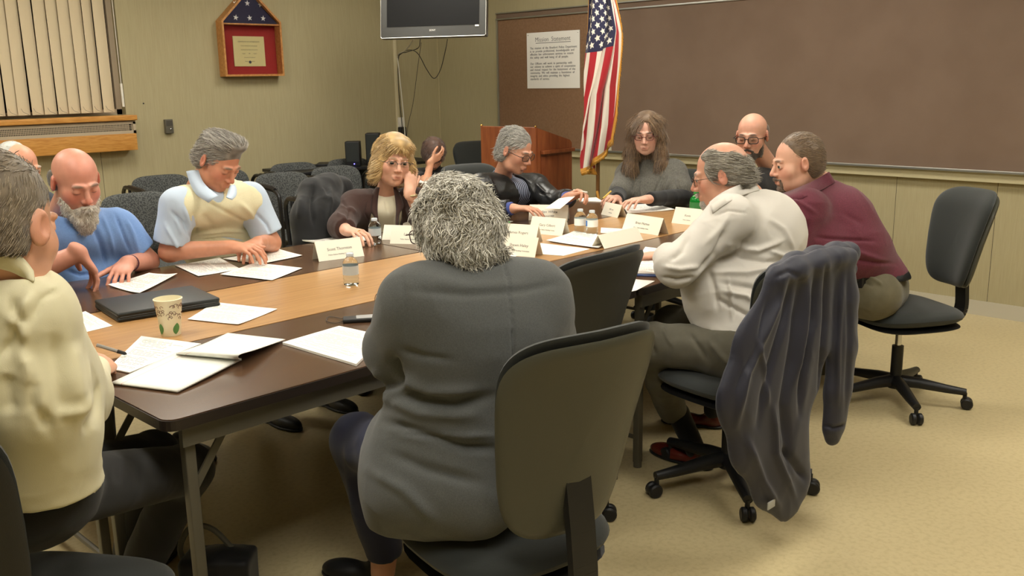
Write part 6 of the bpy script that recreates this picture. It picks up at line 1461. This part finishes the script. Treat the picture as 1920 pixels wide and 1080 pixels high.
# pen of the man in cream
a, b = at(186, 650, 2.52), at(228, 661, 2.36); b = tp(238, 664, .752); a = at(178, 646, (b-CPOS)@CF-.02); t = thing('pen', 'black and silver pen in the writing hand of the man in cream', 'pen', b)
MB().tube([(a-b)*.95, (a-b)*.3], .005, 10).build('barrel', mat('pen_silver', (170, 170, 170), .3, metal=.6), t); MB().tube([(a-b)*.3, (a-b)*.06, (0, 0, 0)], [.0056, .005, .001], 10).build('grip', M_BLACK, t)

# ------------------------------------------------------------------ draped clothes and the bag
NB = V(cos(radians(82)), sin(radians(82)), 0); CB = V(c3[0], c3[1], 0)
def bp(x, y, off=.475):
    # point on the upright plane just behind the chair back
    v = CR*(x-960)/FPX-CU*(y-540)/FPX+CF; P0 = CB-NB*off; return CPOS+v*(((P0-CPOS)@NB)/(v@NB))
f = Field(.006); FL = (NB, .3)
top_ = [(1458, 522), (1492, 506), (1530, 494), (1566, 484), (1590, 482)]
for a, b in zip(top_[:-1], top_[1:]):
    f.cap(bp(*a), bp(*b), .032, None, .03); f.cap(bp(*a, .40)+Z0*.012, bp(*b, .40)+Z0*.012, .036, None, .03); f.cap(bp(*a, .35)-Z0*.04, bp(*b, .35)-Z0*.04, .03, None, .03)
def ch(pts, rs, k=.05): f.chain([bp(*p) for p in pts], rs, k, fl=FL)
ch([(1452, 545), (1420, 640), (1396, 740), (1410, 830), (1445, 910), (1474, 950)], [.05, .085, .1, .08, .07, .05])
ch([(1490, 530), (1465, 640), (1450, 740), (1460, 850), (1478, 930)], [.06, .09, .11, .09, .06])
ch([(1520, 525), (1500, 640), (1485, 720), (1482, 820), (1500, 900)], [.06, .08, .08, .07, .05])
ch([(1545, 515), (1532, 640), (1516, 720), (1500, 775)], [.06, .06, .04, .03])
f.chain([bp(1578, 500), bp(1582, 560), bp(1577, 650), bp(1571, 730), bp(1564, 798)], [.05, .058, .062, .058, .052], .02, fl=(NB, .6))
f.cap(bp(1564, 798), bp(1562, 818), .04, .036, .01, fl=(NB, .7))
fl = [([(1470, 540), (1445, 600), (1400, 700), (1380, 800)], .012, .012), ([(1500, 530), (1490, 640), (1470, 760), (1480, 880)], .014, -.014), ([(1485, 520), (1470, 600), (1440, 700), (1420, 800)], .01, -.010), ([(1530, 510), (1525, 600), (1505, 700), (1500, 780)], .010, -.014),
      ([(1515, 520), (1508, 620), (1490, 720)], .012, .010), ([(1550, 500), (1548, 600), (1540, 700), (1535, 780)], .008, -.014), ([(1440, 560), (1425, 640), (1380, 730)], .010, -.008), ([(1400, 820), (1430, 900), (1460, 950)], .012, .010), ([(1450, 760), (1455, 850), (1490, 930)], .010, .010),
      ([(1580, 520), (1572, 640), (1570, 760)], .010, .006), ([(1590, 500), (1592, 640), (1585, 780)], .010, -.005), ([(1455, 520), (1480, 508), (1500, 520)], .008, -.006), ([(1470, 840), (1490, 870), (1510, 900)], .012, -.012), ([(1420, 640), (1435, 700), (1440, 760)], .008, .007), ([(1540, 795), (1565, 803), (1590, 795)], .005, -.006)]
o = garment('navy_jacket', f, fabric('navy_nylon', (37, 38, 52), None, .0003, 500, .6), None, 15, .004, 22, (1, 1, .16), fl, .002)
tag(o, 'navy jacket draped over the back of the office chair, one sleeve hanging', 'jacket'); NJ = o
lg_ = MB().box(-.02, .02, -.002, .002, -.012, .012, .001).build('cuff_label', mat('reflective_patch', (170, 172, 170), .4), o); lg_.location = bp(1446, 946, .505)
rebase(o, V(2.7, 1.45, 0)); lg_.matrix_parent_inverse = Matrix.Translation(-V(2.7, 1.45, 0))
f = Field(.008)
f.chain([at(588, 356, 4.8), at(615, 346, 4.9), at(642, 350, 5.0)], [.055, .05, .05], .05); f.chain([at(586, 365, 4.75), at(578, 410, 4.67), at(580, 455, 4.65)], [.06, .075, .08], .06); f.chain([at(615, 360, 4.85), at(616, 405, 4.75), at(616, 450, 4.72)], [.07, .08, .08], .06); f.chain([at(640, 360, 5.0), at(645, 405, 4.95)], [.05, .05], .05)
o = garment('black_coat', f, fabric('black_wool', (20, 21, 23)), None, 16, .006, 20, (1, 1, .25), [([(590, 345), (585, 380), (590, 430)], .02, -.02), ([(618, 350), (620, 380), (612, 430)], .015, .012), ([(565, 370), (560, 410)], .015, .01), ([(600, 350), (610, 370), (622, 380)], .012, .01)], .004)
tag(o, 'black wool coat draped over a stacking chair beside the blazer woman', 'coat'); rebase(o, V(3.0, 4.3, 0)); CT = o
p = at(415, 1105, z=0); t = thing('tote_bag', 'black bag with a grey strap on the floor by the table leg', 'bag', (p[0], p[1], 0), -.8)
f = Field(.006); f.box((0, 0, .06), (.09, .045, .045), None, .02); f.ell((.02, 0, .11), (.06, .04, .03), None, .03); garment('bag_body', f, fabric('black_nylon', (24, 24, 26), rough=.5), t, 3, .006, 14)
MB().tube(bez([(-.09, 0, .06), (-.11, -.01, .14), (-.07, -.01, .21), (-.01, 0, .2), (.05, .01, .12)], 6), .009, 8).build('strap', mat('strap_grey', (96, 94, 84), .6), t)
SC.world = bpy.data.worlds.new('world'); SC.world.use_nodes = True
SC.world.node_tree.nodes['Background'].inputs[0].default_value = (.05, .05, .05, 1)
SC.view_settings.exposure = 0.0
